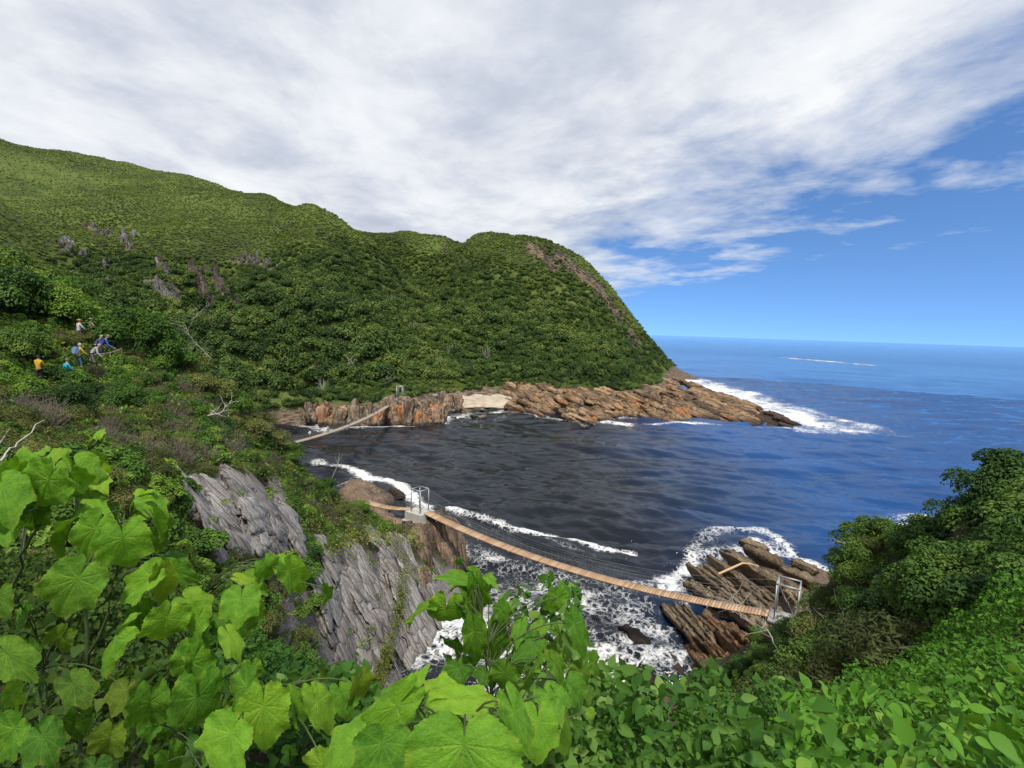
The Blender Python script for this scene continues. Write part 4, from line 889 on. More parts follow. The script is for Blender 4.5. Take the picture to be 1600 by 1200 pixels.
# --- forest and heath on the far hill
def plant_hill():
    # how forested: the headland and the lower hill are forest, the big hill's top is heath
    def split(x, y, z):
        u, v, _ = project(np.stack([x, y, z], -1))
        lim = np.interp(u, [-100, 60, 120, 230, 300, 400, 470, 540, 600, 680, 760, 860, 950, 1040], [470, 420, 392, 392, 405, 402, 372, 376, 388, 386, 398, 405, 462, 545])
        return u, v, v - lim + 26 * fbm(xy3(x, y, 26.0), 3, 91)
    x, y = jitter_grid(-330, 200, 130, 480, 2.35, rg); z = far_h(x, y)
    n = normal_of(far_h, x, y, 3.0); P = np.stack([x, y, z], -1); vd = P - [0, 0, CAM_Z]; vd /= np.linalg.norm(vd, axis=1, keepdims=True)
    u, v, f = split(x, y, z)
    low = np.interp(u, [430, 600, 690, 790, 850, 900, 1000, 1030, 1050], [642, 628, 612, 604, 606, 612, 608, 598, 570]); ok = (z > 1.3) & (v < low + 5 * fbm(xy3(x, y, 9.0), 2, 93)) & in_view(P, 120) & ((n * vd).sum(1) < .25) & (f > 0)
    bare = (fbm(xy3(x, y, 14.0), 3, 97) > .56) | (crag_near(u, v, 1.5) > .5)
    ok &= ~(bare & (rg.random(len(x)) < .7) & (z > 24))
    P, f = P[ok], f[ok]; S = np.clip(1.5 + f * .024, 1.3, 3.7) * rg.uniform(.6, 1.45, len(P)) * (1 + .35 * fbm(P / 18.0, 2, 12))
    S = np.where((P[:, 2] < 9), np.minimum(S, 2.2), S)
    keep = rg.random(len(P)) < np.clip((S / 2.2) ** -.8, .7, 1); P, S, f = P[keep], S[keep], f[keep]
    pu, pv, pf = project(P + [0, 0, 1.0])
    vis = np.ones(len(P), bool)
    H, okh = hit(near_h, pu, pv, 8, 110, 160); vis &= ~okh
    scr = S * 800 / pf * vis; order = np.argsort(-scr); big = order[:300]; rest = order[300:]
    for i in big:
        s = float(S[i]); k = rg.integers(0, 6); rz = rg.uniform(0, 6.28)
        zu = [(415, 'beside the left hillside edge'), (450, 'left of the rock wall'), (485, 'at the rock wall start'), (520, 'over the left wall half'), (560, 'over the right wall half'), (605, 'left of the far tower'), (650, 'behind the far tower'), (700, 'right of the far tower'), (800, 'behind the little beach'), (900, 'above rocks beside the beach'), (2000, 'at the headland foot')]
        where = next(nm for lim_, nm in zu if pu[i] < lim_)
        where = ('low ' if pv[i] > 610 else 'in second row ' if pv[i] > 590 else 'in third row ' if pv[i] > 565 else 'higher up ') + where + (', larger crown' if s > 3.4 else ', smaller crown' if s < 2.8 else '')
        t = empty('forest_tree', P[i] - [0, 0, .3], rz); t.scale = (s, s, s * rg.uniform(.9, 1.35))
        tag(t, ('rounded dark tree ' if k < 3 else 'spreading green tree ') + where, 'tree', ('dark' if k < 3 else 'spreading') + ' forest trees ' + where)
        link('trunk', TR_F[k % 3], t); link('crown', CR_F[k], t, loc=(0, 0, .28))
    Pr = P[rest] + np.array([0, 0, .2]); 
    scatter_stuff('forest', 'dense green coastal forest covering the headland and lower hill', 'forest', CR_F, Pr, S[rest] * 1.05, rg.uniform(0, 6.28, len(rest)), rg.integers(0, 6, len(rest)))
    # heath: low clumps, thinning to grass on top
    x, y = jitter_grid(-640, 200, 150, 720, 1.4, rg); z = far_h(x, y); n = normal_of(far_h, x, y, 3.0); P = np.stack([x, y, z], -1)
    vd = P - [0, 0, CAM_Z]; vd /= np.linalg.norm(vd, axis=1, keepdims=True); u, v, f = split(x, y, z)
    ok = (z > 6) & in_view(P, 120) & ((n * vd).sum(1) < .08) & (f < 14) & (crag_near(u, v, .75) < .5)
    dens = .86 + .9 * fbm(xy3(x, y, 38.0), 4, 95) - .25 * sstep(110, 190, z); ok &= rg.random(len(x)) < dens
    P, f = P[ok], f[ok]; S = rg.uniform(.45, 1.15, len(P)) * np.clip(1.35 + f * .005, .75, 1.35); kind = rg.integers(0, 4, len(P))
    med = (rg.random(len(P)) < np.clip(.16 + f * .006 + .9 * fbm(P / 24.0, 3, 19), .01, .5)); kind = np.where(med, kind + 4, kind); S = np.where(med, S * 1.5, S)
    scatter_stuff('heath', 'low green and brown heath shrubs on the upper hill slopes', 'heath', CR_H + CR_L, P - [0, 0, .1], S, rg.uniform(0, 6.28, len(P)), kind)
    print('forest', len(order), 'heath', len(P))
plant_hill()
for k, (u, v) in enumerate([(645, 505), (702, 545), (690, 560), (548, 575), (425, 590), (760, 548), (600, 590), (505, 600)]):
    p = hit(far_h, [u], [v + 14], 130, 500)[0][0]
    o = link('dead_tree', twig_mesh('dead_tree', 400 + k, M_bleach, 9, 1.0, .35, .02, 5, 1.0), loc=p, scale=rf.uniform(6, 9))
    tag(o, ['bare grey tree standing in the ravine of the far hill', 'bare pale tree right of the ravine above the beach', 'leafless tree just below another in the forest above the beach', 'pale bare tree in the forest left of the far bridge tower', 'leafless grey tree low on the hill at the left river bank', 'leafless tree in the middle of the headland forest', 'bare tree in the forest above the far bridge tower', 'bare grey tree above the orange rock wall'][k], 'dead tree')
lg = MB(); a, b = pz(738, 619, 2.3), pz(776, 620, 2.2); lg.tube([a, (a + b) / 2 + [0, 0, .15], b], [.5, .42, .25], 7); tag(lg.build('driftwood_log', M_bleach), 'driftwood log lying across the top of the little beach', 'log')
lg = MB(); a, b = pz(680, 600, 7), pz(699, 612, 3.5); lg.tube([a, (a + b) / 2 + [0, 0, .3], b], [.3, .4, .5], 7); tag(lg.build('fallen_trunk', M_bleach), 'bleached fallen trunk leaning on the bank above the boulders', 'log')

# --- bushes on the near slopes
M_bush = leaf_mat('bush_leaf', [(.12, (0.036, 0.080, 0.017)), (.38, (0.079, 0.164, 0.026)), (.62, (0.145, 0.254, 0.036)), (.88, (0.266, 0.363, 0.061))], .3, .55, .15)
M_olive = leaf_mat('olive_leaf', [(.12, (0.041, 0.053, 0.021)), (.38, (0.076, 0.097, 0.030)), (.62, (0.127, 0.149, 0.041)), (.88, (0.207, 0.218, 0.069))], .25, .6)
M_dkbush = leaf_mat('dark_bush_leaf', [(.12, (.020, .050, .011)), (.38, (.042, .098, .017)), (.62, (.080, .155, .024)), (.88, (.15, .22, .04))], .25, .5, .2)
CB = [crown_mesh('foliage', 420 + i, M_bush, 16, 2600, .11, (1, 1, .8), .66, (.22, .42), .55, .6, True) for i in range(4)]
CO = [crown_mesh('foliage', 430 + i, M_olive, 14, 2600, .10, (1, 1, .75), .66, (.22, .42), .4, .28) for i in range(3)]
CD = [crown_mesh('foliage', 440 + i, M_dkbush, 18, 3600, .085, (1, 1, .85), .66, (.22, .40), .55, .6, True) for i in range(4)]
CG = [crown_mesh('foliage', 470 + i, M_dkbush if i < 2 else M_bush, 34, 9500, .050, (1, 1, .9), .74, (.14, .30), .55, .6, True) for i in range(4)]
TW = [twig_mesh('twigs', 450 + i, M_twig, 60, 1.15, .9, .014) for i in range(4)]
ST = [trunk_mesh('stem', 460 + i, M_bark, .55, .04, 6, .45, .3) for i in range(3)]
CLIFF = [(486, 872), (560, 838), (640, 822), (722, 795), (730, 900), (700, 960), (655, 1110), (575, 1110)]
FACE = [(282, 752), (345, 738), (410, 745), (462, 815), (470, 850), (440, 862), (300, 850)]
TOWER = [(540, 750), (640, 745), (740, 780), (740, 830), (630, 818), (560, 798)]
ROCKS = [(1040, 840), (1270, 850), (1262, 905), (1262, 975), (1195, 990), (1170, 1030), (1080, 1080), (1020, 1060)]
def bush(kind, p, s, label, group, hs=1.0, name='bush'):
    rz = rg.uniform(0, 6.28); t = empty(name, p, rz); s = float(s); t.scale = (s, s, s * hs); tag(t, label, 'shrub' if name != 'broad_tree' else 'tree', group)
    if kind == 3: link('twigs', TW[rg.integers(0, 4)], t); return t
    link('stem', ST[rg.integers(0, 3)], t); link('foliage', (CG[rg.integers(0, 2) + (2 if kind == 0 else 0)] if s > 1.4 and kind != 1 else [CB, CO, CD][kind][rg.integers(0, 3)]), t, loc=(0, 0, .05)); return t
def plant_near():
    x, y = jitter_grid(-62, 48, 6, 80, .88, rg); z = near_h(x, y); P = np.stack([x, y, z], -1)
    u, v, f = project(P); r = np.hypot(x, y)
    ok = in_view(P, 90) & (z > 2.6) & (r > 10.5)
    for poly in (CLIFF, FACE, TOWER, ROCKS): ok &= ~inside(u, v - 4, poly)
    n = normal_of(near_h, x, y, .8); ok &= n[:, 2] > .36
    uh, vh, _ = project(P + [0, 0, .6])
    P, u, v, r = P[ok], u[ok], v[ok], r[ok]
    # hidden from the camera: left out (nothing of them shows)
    H, hh = hit(near_h, u, v - 16, 4, 110, 420); hd = np.hypot(H[:, 0], H[:, 1]); vis = (~hh) | (hd > r - 4.0)
    P, u, v, r = P[vis], u[vis], v[vis], r[vis]
    left = u < 800; S = rg.uniform(.55, 1.25, len(P)) * np.where(left, 1.0, 1.3)
    q = fbm(P / 6.0, 3, 101) + rg.normal(0, .18, len(P))
    kind = np.where(left, np.where(q > .10, 0, np.where(q > -.34, 1, 3)), np.where(q > -.22, 2, 1))
    dry = inside(u, v, [(230, 590), (420, 600), (470, 690), (420, 745), (280, 730)]) & (rg.random(len(P)) < .5); kind = np.where(dry, 3, kind)
    dry = inside(u, v, [(1160, 985), (1330, 950), (1420, 920), (1380, 1000), (1250, 1080), (1170, 1050)]) & (rg.random(len(P)) < .35); kind = np.where(dry, 3, kind)
    path = inside(u, v, [(20, 560), (80, 550), (110, 490), (175, 495), (185, 570), (130, 600), (60, 625), (20, 620)]); S = np.where(path, S * .5, S)
    S = np.where(inside(u, v, [(480, 700), (680, 780), (680, 850), (480, 850)]), S * .8, S)
    scr = S / r; order = np.argsort(-scr); things = order[:280]; rest = order[280:]
    zones = [([(-90, 300), (240, 300), (240, 640), (-90, 640)], 'near the hikers'), ([(-90, 640), (250, 640), (250, 900), (-90, 900)], 'behind the left broad leaves'),
             ([(240, 300), (480, 300), (480, 745), (240, 745)], 'above the pale left rock'), ([(240, 745), (800, 745), (800, 1100), (240, 1100)], 'between the pale rock and the slate cliff'), ([(480, 600), (800, 600), (800, 745), (480, 745)], 'at the left slope edge')]
    kn = ['bright leafy bush ', 'olive bush ', 'glossy dark shrub ', 'dry twiggy shrub ']
    for i in things:
        wh = 'on the right slope above the rocks'
        for poly, nm in zones:
            if inside(u[i], v[i], poly): wh = nm; break
        if wh.startswith('on the right'):
            wh = (('at the left below the portal' if u[i] < 1200 else 'straight below the portal' if u[i] < 1260 else 'low right of the portal') + (' by the front shrubs' if v[i] > 1060 else '') if v[i] > 1015 else 'right of the portal frame' if u[i] > 1270 else 'at the portal frame') if u[i] < 1330 else 'at the left end of the right ridge' if u[i] < 1420 else 'in the middle of the right ridge' if u[i] < 1510 else 'at the right end of the right ridge'
            wh += ', on the crest' if v[i] < np.interp(u[i], [1265, 1600], [925, 830]) else ', lower down'
        sz = 'large ' if S[i] > 1.0 else 'small ' if S[i] < .75 else ''
        bush(int(kind[i]), P[i] - [0, 0, .12], S[i], sz + kn[int(kind[i])] + wh, (sz + kn[int(kind[i])] + wh).strip(), rg.uniform(.8, 1.2))
    allm = CB[:3] + CO + CD[:3] + TW[:3]; vi = kind[rest] * 3 + rg.integers(0, 3, len(rest))
    scatter_stuff('undergrowth', 'mixed green and dry undergrowth covering the near slopes', 'undergrowth', allm, P[rest] - [0, 0, .12], S[rest], rg.uniform(0, 6.28, len(rest)), vi)
    print('near bushes', len(P))
plant_near()
def big_bush(kind, u, v, d, s, hs, label, name='broad_tree'):
    p = at_d(np.array(float(u)), np.array(float(v)), d); p[2] = near_h(p[0], p[1]) if p[2] < near_h(p[0], p[1]) + 2.5 else p[2]
    bush(kind, p - [0, 0, .2], s, label, None, hs, name)
for a in [(2, -10, 500, 58, 5.2, 1.1, 'tall dark tree cut by the left edge of the picture'), (0, 45, 505, 57, 4.6, 1.0, 'broad leafy tree above the yellow hiker'), (2, 105, 500, 60, 3.6, .95, 'dark round tree behind the left part of the hikers'), (0, 185, 540, 52, 3.6, 1.0, 'bright tree directly right of the handrail'), (0, 240, 545, 52, 3.8, .95, 'tallest bright green tree right of the hikers'),
          (1, 285, 565, 51, 3.2, .95, 'olive tree on the shoulder right of the bright trees'), (1, 335, 605, 50, 2.8, 1.0, 'olive tree half way down the left skyline'), (0, 365, 632, 50, 2.4, 1.0, 'green bush on the left skyline above the bleached branches'), (1, 402, 662, 50, 2.7, .95, 'brownish bush low on the left skyline'), (2, 445, 700, 51, 2.2, .9, 'dark bush at the foot of the left skyline'),
          (0, 20, 640, 33, 1.9, 1.0, 'leafy bush at the left edge below the yellow hiker'), (2, 90, 650, 33, 2.0, .9, 'dark leafy bush below the hikers'), (0, 190, 640, 38, 2.0, .9, 'bright rounded bush in the middle of the left hillside'), (2, 150, 625, 38, 1.8, .9, 'dark bush left of the bright rounded bush on the left hillside'), (2, 15, 520, 52, 4.0, 1.15, 'tall dark green tree at the left edge behind the yellow hiker'), (0, 75, 500, 53, 3.6, 1.1, 'full leafy green tree left of the group of hikers'), (2, 120, 478, 58, 3.2, .9, 'dark green tree behind and above the group of hikers'),
          (0, 215, 535, 50, 3.7, 1.1, 'big bright green tree right of the group of hikers'), (0, 262, 555, 50, 2.8, 1.0, 'leafy green tree beside the bare grey branches'), (2, 35, 560, 45, 2.2, 1.2, 'dark bush just behind the hiker in yellow'),
          (1, 310, 590, 49, 2.4, .9, 'olive bush on the shoulder of the left hillside'), (1, 395, 655, 48, 2.4, .9, 'grey olive bush overhanging the river edge of the left slope'), (1, 430, 690, 50, 2.3, .9, 'rounded olive bush at the near end of the far footbridge'), (0, 560, 800, 56, 1.6, .9, 'bright green bush on the cliff top left of the tower'),
          (0, 505, 790, 52, 1.7, .9, 'bright green bush on the cliff top above the slate'), (2, 1300, 915, 37, 1.89, 1.15, 'glossy dark shrub leaning over the rocks beside the portal frame'), (2, 1350, 905, 33, 1.97, 1.0, 'dense dark shrub in the dip of the right ridge'), (2, 1420, 880, 28, 1.80, 1.0, 'leafy dark shrub left of the highest right ridge shrubs'),
          (2, 1480, 850, 25, 1.89, 1.1, 'full rounded shrub crown in the middle of the right ridge'), (2, 1540, 820, 22, 1.80, 1.25, 'tall dark shrub second from the right edge on the ridge'), (2, 1600, 800, 20, 1.89, 1.3, 'tallest dark shrub at the right edge of the ridge'), (2, 1185, 975, 47, .9, 1.0, 'small dark shrub growing in front of the right bridge end')]:
    big_bush(*a)

# --- low tufts and litter over the bare earth of the near slopes
def tuft_mesh(name, seed, mat, n, size, blade):
    g_ = np.random.default_rng(seed); P = np.stack([g_.normal(0, .16, n), g_.normal(0, .16, n), g_.uniform(.02, .22, n)], -1); nr = rand_rot(g_, n) + [0, 0, .5]; nr /= np.linalg.norm(nr, axis=1, keepdims=True)
    V, F, T = leaves(P, nr, size * g_.uniform(.6, 1.4, n), g_, blade); return mesh_np(name, V, F, mat, {'tint': T})
M_litter = leaf_mat('dry_litter', [(.1, (.06, .048, .035)), (.4, (.12, .095, .065)), (.7, (.20, .16, .11)), (.95, (.30, .25, .18))], .1, .9)
TU = [tuft_mesh('tuft', 480, M_bush, 34, .13, .5), tuft_mesh('tuft', 481, M_olive, 40, .15, .22), tuft_mesh('tuft', 482, M_litter, 40, .17, .12), tuft_mesh('tuft', 483, M_bush, 30, .15, .4)]
def tufts():
    x, y = jitter_grid(-60, 46, 8, 78, .40, rg); z = near_h(x, y); P = np.stack([x, y, z], -1); u, v, f = project(P); r = np.hypot(x, y)
    ok = in_view(P, 40) & (z > 2.4) & (r > 9.5) & (normal_of(near_h, x, y, .6)[:, 2] > .34)
    for poly in (CLIFF, FACE, ROCKS): ok &= ~inside(u, v - 3, poly)
    cf = in_view(P, 0) & (z > 3) & (inside(u, v, CLIFF) | inside(u, v, FACE)) & (rg.random(len(x)) < .11) & (fbm(P / 2.5, 2, 7) > .0); nn = normal_of(near_h, x, y, .6); P = P + nn * (cf * .55)[:, None]; ok |= cf      # tufts rooted in the rock joints
    P, u, v, r = P[ok], u[ok], v[ok], r[ok]; H, hh = hit(near_h, u, v - 6, 4, 110, 300); vis = (~hh) | (np.hypot(H[:, 0], H[:, 1]) > r - 2.5); P, r = P[vis], r[vis]
    q = fbm(P / 3.0, 3, 111) + rg.normal(0, .2, len(P)); k = np.where(q > .18, 0, np.where(q > .0, 3, np.where(q > -.16, 1, 2)))
    scatter_stuff('ground_cover', 'low tufts, dry grass and litter on the near slopes', 'ground cover', TU, P, rg.uniform(.6, 1.5, len(P)) * np.clip(r / 26, .6, 1.3), rg.uniform(0, 6.28, len(P)), k); print('tufts', len(P))
tufts()

# ------------------------------------------------------------------ moss, bare branches, handrail
M_moss = leaf_mat('moss', [(.1, (.05, .07, .012)), (.4, (.10, .13, .018)), (.7, (.17, .20, .03)), (.95, (.26, .27, .06))], .15, .9)
def moss(name, label, pts, wpx, n, size):
    g_ = np.random.default_rng(len(label)); t = g_.random(n) * (len(pts) - 1); k = t.astype(int); a = np.array(pts, float); q = a[k] + (a[k + 1] - a[k]) * (t - k)[:, None] + g_.normal(0, wpx, (n, 2))
    P, ok = hit(near_h, q[:, 0], q[:, 1], 12, 75, 700); P = P[ok]; nr = normal_of(near_h, P[:, 0], P[:, 1]); P = P + nr * g_.uniform(.65, 1.05, len(P))[:, None]
    nr = nr + rand_rot(g_, len(P)) * .7; nr /= np.linalg.norm(nr, axis=1, keepdims=True)
    V, F, T = leaves(P, nr, size * g_.uniform(.6, 1.4, len(P)), g_, .8); tag(link(name, mesh_np(name, V, F, M_moss, {'tint': T})), label, 'moss', kind='stuff')
moss('moss', 'yellow green moss growing down the ridge of the slate cliff', [(626, 870), (618, 910), (616, 940), (606, 975), (596, 1010), (584, 1050), (576, 1080)], 5, 2600, .14)
moss('moss', 'green moss and tufts on the cliff edge below the tower', [(500, 870), (540, 850), (580, 845), (612, 850), (640, 845)], 7, 1500, .16)
def branch(label, pts, rad, twigs, seed, mat=None, name='bare_branch', lift=0.0):
    """pts: (u, v, d); a gnarled limb with side twigs"""
    g_ = np.random.default_rng(seed); H_, ok_ = hit(near_h, [pts[0][0]], [pts[0][1]], 9, 80, 500); dk = (np.hypot(H_[0, 0], H_[0, 1]) - .4) / pts[0][2] if ok_[0] and pts[0][2] > 9 else 1.0
    P = np.array([at_d(np.array(float(a)), np.array(float(b)), c * dk) for a, b, c in pts]); L = np.linalg.norm(P[-1] - P[0])
    t = np.linspace(0, len(P) - 1, 4 * len(P)); k = np.minimum(t.astype(int), len(P) - 2); Q = P[k] + (P[k + 1] - P[k]) * (t - k)[:, None] + g_.normal(0, .025 * L / 3, (len(t), 3)); m = MB(); m.tube(Q, np.linspace(rad, rad * .35, len(Q)), 6)
    for i in range(twigs):
        s = Q[g_.integers(len(Q) // 4, len(Q))]; d = rand_rot(g_, 1)[0] + (P[-1] - P[0]) / L * .8 + [0, 0, .3]; d /= np.linalg.norm(d); T = [s]
        for j in range(4): d = d + g_.normal(0, .3, 3); d /= np.linalg.norm(d); T.append(T[-1] + d * L * g_.uniform(.06, .13))
        m.tube(T, np.linspace(rad * .45, rad * .12, 5), 4)
    return tag(m.build(name, mat or M_bleach, smooth=True), label, 'branch')
for i, a in enumerate([
    ('pale bare branches rising beside the bright tree right of the hikers', [(290, 520, 39), (305, 495, 39), (322, 478, 39)], .025, 7), ('bare grey branches at the edge of the left hillside under the dark cleft', [(330, 560, 42), (300, 530, 42), (288, 505, 42)], .04, 7),
    ('bleached forked branch lying at the river edge of the left hillside', [(312, 652, 33), (345, 645, 33), (362, 625, 33)], .10, 9), ('bleached branch slanting down the bare earth of the left hillside', [(288, 662, 29), (308, 680, 29), (325, 692, 29)], .09, 5), ('twisted pale branch on the litter above the pale rock', [(240, 680, 26), (262, 692, 26), (280, 700, 26)], .07, 6),
    ('crooked bare branch fallen on the left hillside right of the bright rounded bush', [(228, 624, 30), (250, 634, 30), (272, 640, 30)], .06, 5), ('bare pale stick leaning at the left edge above the broad leaves', [(0, 722, 6), (30, 690, 6.5), (66, 655, 7)], .018, 0), ('thin pale stick crossing the left edge of the hillside', [(-5, 700, 8), (16, 668, 8)], .018, 0),
    ('dead grey bush branches hanging over the cliff top', [(505, 762, 53), (525, 760, 53), (545, 752, 53)], .08, 8), ('upright pale stick at the cliff edge left of the foam', [(518, 748, 54), (527, 728, 54), (531, 708, 54)], .06, 2),
    ('long bare arching branch in front of the right bridge end', [(1225, 1035, 38), (1200, 985, 40), (1160, 965, 42), (1145, 935, 43)], .05, 8), ('thin bare twigs beside the right portal frame', [(1250, 990, 38), (1235, 950, 39), (1222, 925, 40)], .03, 6), ('curved bare branches in the brown brush under the dark right shrubs', [(1270, 1050, 28), (1320, 985, 28), (1370, 975, 27)], .05, 10),
    ('pale twisted twigs in the hollow under the right ridge shrubs', [(1340, 985, 26), (1370, 950, 26), (1390, 935, 26)], .035, 7), ('bare twig sticking out over the sea from the right ridge', [(1360, 872, 33), (1335, 856, 33), (1312, 846, 33)], .035, 4), ('thin bare stem rising through the brush below the portal', [(1225, 1060, 20), (1240, 1010, 20), (1265, 990, 20)], .02, 4)]):
    branch(a[0], a[1], a[2] * .55, int(a[3] * 1.5), 500 + i)
dw = MB(); a_, b_, c_ = pz(1122, 897, 3.4), pz(1160, 880, 3.6), pz(1186, 885, 3.7); dw.tube([a_, (a_ + b_) / 2, b_, (b_ + c_) / 2 + [0, 0, .1], c_], [.14, .15, .13, .1, .06], 7); tag(dw.build('driftwood', plain('driftwood_wood', (.50, .33, .19), .85)), 'tan driftwood branch lying across the layered outcrop', 'driftwood')

# ------------------------------------------------------------------ people
def skin_obj(name, verts, edges, mat, parent, root=0, sub=1):
    me = bpy.data.meshes.new(name); me.from_pydata([v[:3] for v in verts], edges, []); me.materials.append(mat)
    o = link(name, me, parent); md = o.modifiers.new('skin', 'SKIN')
    for i, v in enumerate(verts):
        s = me.skin_vertices[0].data[i]; s.radius = v[3] if isinstance(v[3], tuple) else (v[3], v[3]); s.use_root = (i == root)
    sb = o.modifiers.new('sub', 'SUBSURF'); sb.levels = sub; sb.render_levels = sub
    md.use_smooth_shade = True; return o
CLOTH = {}
def cloth(c):
    if c not in CLOTH: CLOTH[c] = plain('cloth_%d' % len(CLOTH), tuple(x * .72 for x in c), .85, 0, 12, .18, .3)
    return CLOTH[c]
M_skin = plain('skin', (.48, .28, .19), .6, 0, 8, .1, .05)
def person(loc, rz, label, group, top, legs, hair, lean=0.0, arms=(.25, .25), hat=None, pack=None, stride=.12):
    t = empty('person', loc, rz); tag(t, label, 'person', group); cl, sl_ = math.cos(lean), math.sin(lean)
    def up(x, y, z):       # upper body leans forward about the hips (y forward)
        z0 = z - .92; return (x, y * cl + z0 * sl_, .92 + z0 * cl - y * sl_)
    def A(sx, sw): return [up(sx * .17, 0, 1.40), up(sx * .215, .05 + .5 * sw, 1.14), up(sx * .20, .16 + .9 * sw, .95 + .35 * sw), up(sx * .19, .20 + 1.0 * sw, .88 + .42 * sw)]
    V = [(0, 0, .92, .09), (*up(0, 0, 1.10), .09), (*up(0, 0, 1.30), .11), (*up(0, .01, 1.46), .06), (*up(0, .02, 1.53), .07), (*up(0, .03, 1.62), .095), (*up(0, .02, 1.70), .07)]; E = [(0, 1), (1, 2), (2, 3), (3, 4), (4, 5), (5, 6)]
    for sx, sw in ((-1, arms[0]), (1, arms[1])):
        n0 = len(V); V += [(*p, r) for p, r in zip(A(sx, sw), (.055, .042, .03, .032))]; E += [(2, n0), (n0, n0 + 1), (n0 + 1, n0 + 2), (n0 + 2, n0 + 3)]
    for sx in (-1, 1):
        n0 = len(V); yy = stride * sx; V += [(sx * .09, 0, .86, .085), (sx * .10, yy * .6 + .03, .48, .06), (sx * .10, yy, .08, .04), (sx * .10, yy + .14, .03, .035)]; E += [(0, n0), (n0, n0 + 1), (n0 + 1, n0 + 2), (n0 + 2, n0 + 3)]
    b = skin_obj('body', V, E, M_skin, t, 0)
    TV = [(0, 0, .80, .15), (*up(0, 0, 1.10), .14), (*up(0, 0, 1.32), .165), (*up(0, 0, 1.43), .10)]; TE = [(0, 1), (1, 2), (2, 3)]
    for sx, sw in ((-1, arms[0]), (1, arms[1])):
        n0 = len(TV); TV += [(*p, r) for p, r in zip(A(sx, sw)[:3], (.085, .07, .055))]; TE += [(2, n0), (n0, n0 + 1), (n0 + 1, n0 + 2)]
    skin_obj('jacket', TV, TE, cloth(top), t, 0)
    LV = [(0, 0, .96, .155)]; LE = []
    for sx in (-1, 1):
        n0 = len(LV); yy = stride * sx; LV += [(sx * .095, 0, .82, .105), (sx * .10, yy * .6 + .03, .48, .08), (sx * .10, yy, .12, .062)]; LE += [(0, n0), (n0, n0 + 1), (n0 + 1, n0 + 2)]
    skin_obj('trousers', LV, LE, cloth(legs), t, 0)
    h = Vector(up(0, .01, 1.655)); bm = bmesh.new(); bmesh.ops.create_icosphere(bm, subdivisions=2, radius=.118, matrix=Matrix.Translation(h + Vector((0, -.012, .018))))
    bmesh.ops.delete(bm, geom=[v for v in bm.verts if v.co.z < h.z - .07 or (v.co.y > h.y + .06 and v.co.z < h.z + .05)], context='VERTS')
    if hat: bmesh.ops.create_cone(bm, cap_ends=True, segments=14, radius1=.2, radius2=.17, depth=.025, matrix=Matrix.Translation(h + Vector((0, 0, .05))))
    me = bpy.data.meshes.new('hat' if hat else 'hair'); bm.to_mesh(me); bm.free(); me.materials.append(cloth(hat or hair)); link('hat' if hat else 'hair', me, t)
    # face: nose and eyes
    bm = bmesh.new(); bmesh.ops.create_cone(bm, segments=5, radius1=.018, radius2=.006, depth=.04, matrix=Matrix.Translation(Vector(up(0, .135, 1.61))) @ Matrix.Rotation(R(-60), 4, 'X')); me = bpy.data.meshes.new('nose'); bm.to_mesh(me); bm.free(); me.materials.append(M_skin); link('nose', me, b)
    for sx in (-1, 1):
        bm = bmesh.new(); bmesh.ops.create_icosphere(bm, subdivisions=1, radius=.014, matrix=Matrix.Translation(Vector(up(sx * .035, .118, 1.635)))); me = bpy.data.meshes.new('eye'); bm.to_mesh(me); bm.free(); me.materials.append(cloth((.03, .02, .015))); link('eye', me, b)
    if pack:
        bm = bmesh.new(); bmesh.ops.create_cube(bm, size=1); bmesh.ops.bevel(bm, geom=bm.edges[:], offset=.22, segments=2)
        for v in bm.verts: c = v.co.copy(); v.co = Vector(up(c.x * .36, -.22 + c.y * .24, 1.24 + c.z * .48))
        me = bpy.data.meshes.new('backpack'); bm.to_mesh(me); bm.free(); me.materials.append(cloth(pack)); link('backpack', me, t)
    t.scale = (.93, .93, .96)
    return t
def stand(u, v, height=1.68, d0=22, d1=42):
    best = None
    for d in np.linspace(d0, d1, 120):
        p = at_d(np.array(float(u)), np.array(float(v)), d); e = abs(p[2] - height - near_h(p[0], p[1]))
        if best is None or e < best[0]: best = (e, p)
    p = best[1]; return np.array([p[0], p[1], float(near_h(p[0], p[1])) - .03])
